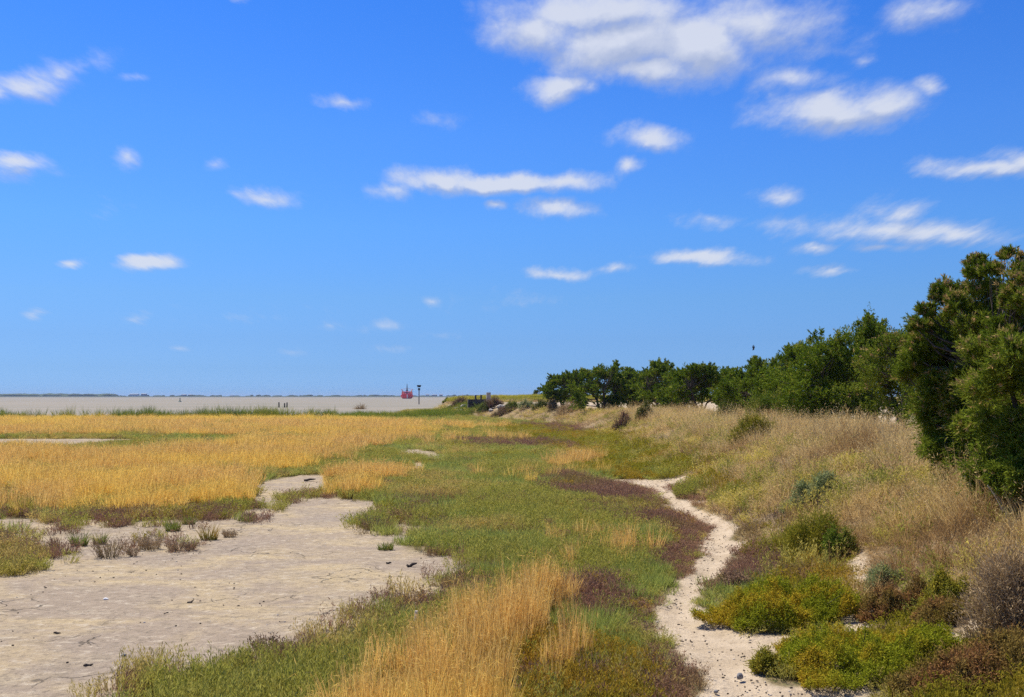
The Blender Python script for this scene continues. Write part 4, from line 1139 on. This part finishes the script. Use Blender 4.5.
k = (dune_d(x, y) > 0.3); x, y = x[k], y[k]
spread('bank_reeds', 'yellow green reeds along the skyline of the far bank', 'reeds', pr, MR, rs, x, y, np.full(len(x), 2.6), 0.4 + 0.6 * fbm(x, y, 5, 84, 3), 0.75 + 0.25 * rs.rand(len(x)) - 0.5 * sstep(0.55, 0.7, fbm(x, y, 6, 85, 3)), 0.12)

# --- litter on the path and the mud (seaweed scraps, pebbles, shell)
pl = []
for i in range(6):
    b_ = MB(); r_ = np.random.RandomState(300 + i)
    b_.rock((0, 0, 0.004), (0.035 + 0.03 * r_.rand(), 0.018 + 0.014 * r_.rand(), 0.014), 300 + i, lat=4, lon=7)
    V = np.concatenate(b_.V); pl.append(mesh_np('scrap_%d' % i, V, [np.array(f) for f in b_.F.values()], {'t': np.ones(len(V)), 'rnd': np.full(len(V), r_.rand())}))
ML = leaf_mat('dry_wrack_scraps', (0.1, 0.08, 0.06), (0.055, 0.045, 0.035), (0.20, 0.155, 0.11), (0.5, 0.44, 0.36), 0.0)
def lit_w(x, y):
    mm_, p_ = bare(x, y)
    return np.maximum(sstep(0, 0.1, p_) * (0.25 + sstep(0.5, 0.65, fbm(x, y, 0.7, 91, 4))), 0.18 * sstep(0, 0.3, mm_) * sstep(0.52, 0.7, fbm(x, y, 0.9, 92, 4)))
x, y, mm = sample(rs, 95, lit_w, 4.5, 34, [(4.5, 16, 1, 0.55), (16, 34, 0.4, 0.8)])
spread('dry_wrack', 'dark scraps of dried seaweed and pebbles scattered on the bare sand and mud', 'litter', pl, ML, rs, x, y, mm, 0.9, (rs.rand(len(x)) > 0.86) * 1.0, 0.1, 0.0)

# ================================================================== LIGHT, SKY, CAMERA
SUN = np.array([-0.35, 0.34, 0.86]); SUN /= np.linalg.norm(SUN)
sl = bpy.data.lights.new('sun', 'SUN'); sl.energy = 5.0; sl.angle = math.radians(0.5); sl.color = (1.0, 0.925, 0.80)
so = bpy.data.objects.new('sun', sl); COL.objects.link(so)
from mathutils import Vector
so.rotation_euler = Vector(SUN).to_track_quat('Z', 'Y').to_euler(); so.location = (-20, 5, 40)

wd = bpy.data.worlds.new('World'); S.world = wd; wd.use_nodes = True; wd.node_tree.nodes.clear()
t = NT(wd.node_tree)
STR = 0.10
sky = t.node('ShaderNodeTexSky'); sky.sky_type = 'NISHITA'; sky.sun_disc = False
sky.sun_elevation = math.asin(SUN[2]); sky.sun_rotation = math.atan2(SUN[0], SUN[1])
sky.air_density = 1.0; sky.dust_density = 0.3; sky.ozone_density = 2.5; sky.altitude = 0
tc = t.node('ShaderNodeTexCoord'); D = tc.outputs['Generated']
sp = t.node('ShaderNodeSeparateXYZ', inputs={0: D})
yy = t.math('MAXIMUM', sp.outputs[1], 0.02)
u = t.math('DIVIDE', sp.outputs[0], yy); v = t.math('DIVIDE', sp.outputs[2], yy)
uv = t.node('ShaderNodeCombineXYZ', inputs={0: u, 1: v, 2: 0.0}).outputs[0]
# finer structure towards the horizon, where the clouds are farther away
inv = t.math('DIVIDE', 1.0, t.math('ADD', t.math('ABSOLUTE', v), 0.11))
nc = t.node('ShaderNodeCombineXYZ', inputs={0: t.math('MULTIPLY', u, inv), 1: t.math('MULTIPLY', t.math('LOGARITHM', t.math('ADD', t.math('ABSOLUTE', v), 0.11), 2.718), 1.1), 2: 0.0}).outputs[0]
n1 = t.node('ShaderNodeTexNoise', inputs={'Vector': nc, 'Scale': 2.6, 'Detail': 7, 'Roughness': 0.58})
wv = t.node('ShaderNodeVectorMath', operation='SUBTRACT', inputs={0: n1.outputs['Color'], 1: (0.5, 0.5, 0.5)})
amp = t.math('MULTIPLY', t.math('ADD', t.math('ABSOLUTE', v), 0.03), 0.20)
wv2 = t.node('ShaderNodeVectorMath', operation='SCALE', inputs={0: wv.outputs[0], 'Scale': amp})
pv = t.node('ShaderNodeVectorMath', operation='ADD', inputs={0: uv, 1: wv2.outputs[0]}).outputs[0]
CL = [(545, 28, 75, 34, .95), (620, 42, 100, 50, 1.15), (700, 48, 75, 42, 1.1), (765, 22, 100, 46, .75), (655, 72, 75, 26, 1.0), (600, 10, 130, 34, 1.0), (555, 84, 46, 20, .9), (590, 92, 20, 12, .5), (795, 74, 60, 20, .55), (815, 70, 24, 18, .4),
      (838, 110, 84, 30, 1.0), (885, 104, 56, 24, .8), (800, 112, 60, 18, .6), (936, 90, 18, 14, .6), (932, 6, 62, 24, .6), (650, 143, 46, 17, .8), (990, 166, 84, 15, .95), (1030, 160, 60, 20, .9),
      (440, 179, 60, 17, .95), (505, 182, 95, 15, 1.2), (560, 182, 50, 13, .9), (395, 190, 30, 11, .55), (625, 171, 20, 12, .75), (558, 209, 38, 12, .85), (500, 206, 14, 7, .6), (560, 271, 46, 8, .75), (617, 267, 22, 8, .65), (698, 257, 64, 10, .95), (680, 254, 30, 9, .6),
      (780, 198, 36, 12, .55), (712, 222, 42, 9, .4), (890, 230, 125, 17, .75), (905, 214, 44, 20, .6), (955, 232, 50, 14, .7), (815, 246, 28, 7, .65), (880, 247, 46, 6, .5), (832, 270, 32, 8, .6), (800, 225, 60, 10, .35),
      (30, 83, 52, 20, .7), (70, 75, 34, 18, .45), (5, 90, 30, 12, .6), (95, 66, 26, 14, .3), (15, 166, 38, 15, .85), (20, 176, 36, 10, .5), (130, 160, 17, 16, .5), (70, 260, 16, 7, .7), (148, 263, 36, 11, 1.15), (265, 197, 42, 12, .6), (245, 195, 24, 7, .4), (218, 167, 12, 8, .4),
      (345, 107, 32, 7, .38), (135, 83, 16, 8, .42), (224, -2, 34, 9, .8), (385, 328, 28, 7, .5), (432, 300, 12, 7, .5), (35, 312, 13, 7, .55), (138, 317, 14, 6, .5), (180, 348, 12, 5, .45), (292, 353, 18, 5, .35), (440, 335, 26, 6, .35), (385, 351, 26, 5, .35), (870, 60, 18, 10, .35), (330, 324, 14, 5, .35), (520, 300, 60, 8, .18), (250, 315, 60, 8, .16), (100, 210, 20, 8, .2), (430, 118, 24, 7, .2)]
def cloud_field(vec):
    acc = None
    for px, py, rx, ry, s_ in CL:
        d = ray(px, py); cu, cv = d[0] / d[1], d[2] / d[1]
        iu, iv = F / (rx * 1.12), F / (ry * 1.12)
        q = t.node('ShaderNodeVectorMath', operation='MULTIPLY_ADD', inputs={0: vec, 1: (iu, iv, 0), 2: (-cu * iu, -cv * iv, 0)})
        l = t.node('ShaderNodeVectorMath', operation='LENGTH', inputs={0: q.outputs[0]})
        st = t.math('MULTIPLY_ADD', l.outputs['Value'], -s_, s_)
        acc = st if acc is None else t.math('SMOOTH_MAX', acc, st, 0.12)
    return acc
fld = cloud_field(pv)
n2 = t.node('ShaderNodeTexNoise', inputs={'Vector': nc, 'Scale': 8.0, 'Detail': 9, 'Roughness': 0.63})
nf = t.math('SUBTRACT', n2.outputs[0], 0.5)
dens = t.math('MULTIPLY_ADD', nf, 1.25, fld)
alpha = t.math('POWER', t.ramp(dens, -0.02, 0.82), 1.0)
fwd = t.ramp(sp.outputs[1], 0.05, 0.2)
# other clouds for the rest of the sky, so that it is never empty from another viewpoint
alpha = t.math('MULTIPLY', alpha, fwd)
alpha = t.math('MULTIPLY', alpha, t.math('ADD', 0.45, t.math('MULTIPLY', t.ramp(v, 0.03, 0.15), 0.55)))
alpha = t.math('MULTIPLY', alpha, t.ramp(sp.outputs[2], 0.004, 0.03))
# light and shaded sides: the cloud body thins out towards the sun on its upper left
pv2 = t.node('ShaderNodeVectorMath', operation='ADD', inputs={0: pv, 1: (-0.008, 0.016, 0)}).outputs[0]
fld2 = cloud_field(pv2)
nco = t.node('ShaderNodeVectorMath', operation='ADD', inputs={0: nc, 1: (-0.04, 0.07, 0)}).outputs[0]
n3 = t.node('ShaderNodeTexNoise', inputs={'Vector': nco, 'Scale': 7.0, 'Detail': 5, 'Roughness': 0.58})
slope = t.math('ADD', t.math('MULTIPLY', t.math('SUBTRACT', n2.outputs[0], n3.outputs[0]), 1.7), t.math('MULTIPLY', t.math('SUBTRACT', fld, fld2), 2.0))
lit = t.math('MULTIPLY', t.math('ADD', slope, 0.50, clamp=True), t.math('ADD', 0.55, t.math('MULTIPLY', t.ramp(dens, 0.1, 0.7), 0.45)))
k = 1.0 / STR / 1.375
cc = t.mix(lit, (0.43 * k, 0.50 * k, 0.68 * k), (0.73 * k, 0.765 * k, 0.85 * k))
hs = t.node('ShaderNodeHueSaturation', inputs={'Hue': 0.5, 'Saturation': 1.15, 'Value': 1.0, 'Color': sky.outputs[0]})
rp = t.node('ShaderNodeValToRGB'); cr = rp.color_ramp
TINT = [(0.009, (.42, .79, 1.91)), (0.027, (.41, .72, 1.60)), (0.057, (.45, .72, 1.39)), (0.097, (.54, .83, 1.36)), (0.167, (.60, .99, 1.57)), (0.257, (.59, 1.04, 1.75)), (0.393, (.43, .98, 1.84)), (0.8, (.36, .90, 1.7))]
while len(cr.elements) < len(TINT): cr.elements.new(0.5)
for e, (q, c_) in zip(cr.elements, TINT): e.position = q; e.color = (c_[0] / 1.72, c_[1] / 1.60, c_[2] / 1.54, 1)
t.l.new(sp.outputs[2], rp.inputs[0])
skyc = t.mix(1.0, hs.outputs[0], rp.outputs[0], 'MULTIPLY')
colr = t.mix(t.math('MULTIPLY', alpha, 0.88), skyc, cc)
bg = t.node('ShaderNodeBackground', inputs={'Color': colr, 'Strength': STR})
wo = t.node('ShaderNodeOutputWorld'); t.l.new(bg.outputs[0], wo.inputs[0])
wd.cycles.sampling_method = 'MANUAL'; wd.cycles.sample_map_resolution = 512

m, t, out = new_mat('sea_air')
pv_ = t.node('ShaderNodeVolumePrincipled', inputs={'Color': (0.62, 0.76, 1.0, 1), 'Density': 0.0001})
t.l.new(pv_.outputs[0], out.inputs['Volume'])
hz = MB(); hz.box((0, 3050, 6.0), (12400, 7000, 20.0))
o = hz.build('haze', m); tag(o, 'thin pale sea air that greys the far shore', 'haze', kind='stuff')

cam = bpy.data.cameras.new('camera'); cam.lens = LENS; cam.sensor_width = SENS; cam.clip_end = 20000; cam.clip_start = 0.05
co = bpy.data.objects.new('camera', cam); COL.objects.link(co)
co.location = (0, 0, EYE); co.rotation_euler = (PI / 2 + PITCH, 0, 0)
S.camera = co
S.view_settings.view_transform = 'Standard'; S.view_settings.look = 'None'; S.view_settings.gamma = 1; S.view_settings.exposure = 0.46
S.view_settings.use_curve_mapping = False
S.cycles.max_bounces = 5; S.cycles.diffuse_bounces = 3; S.cycles.transmission_bounces = 3; S.cycles.glossy_bounces = 2
S.cycles.use_denoising = False
S.cycles.use_adaptive_sampling = True; S.cycles.adaptive_threshold = 0.01
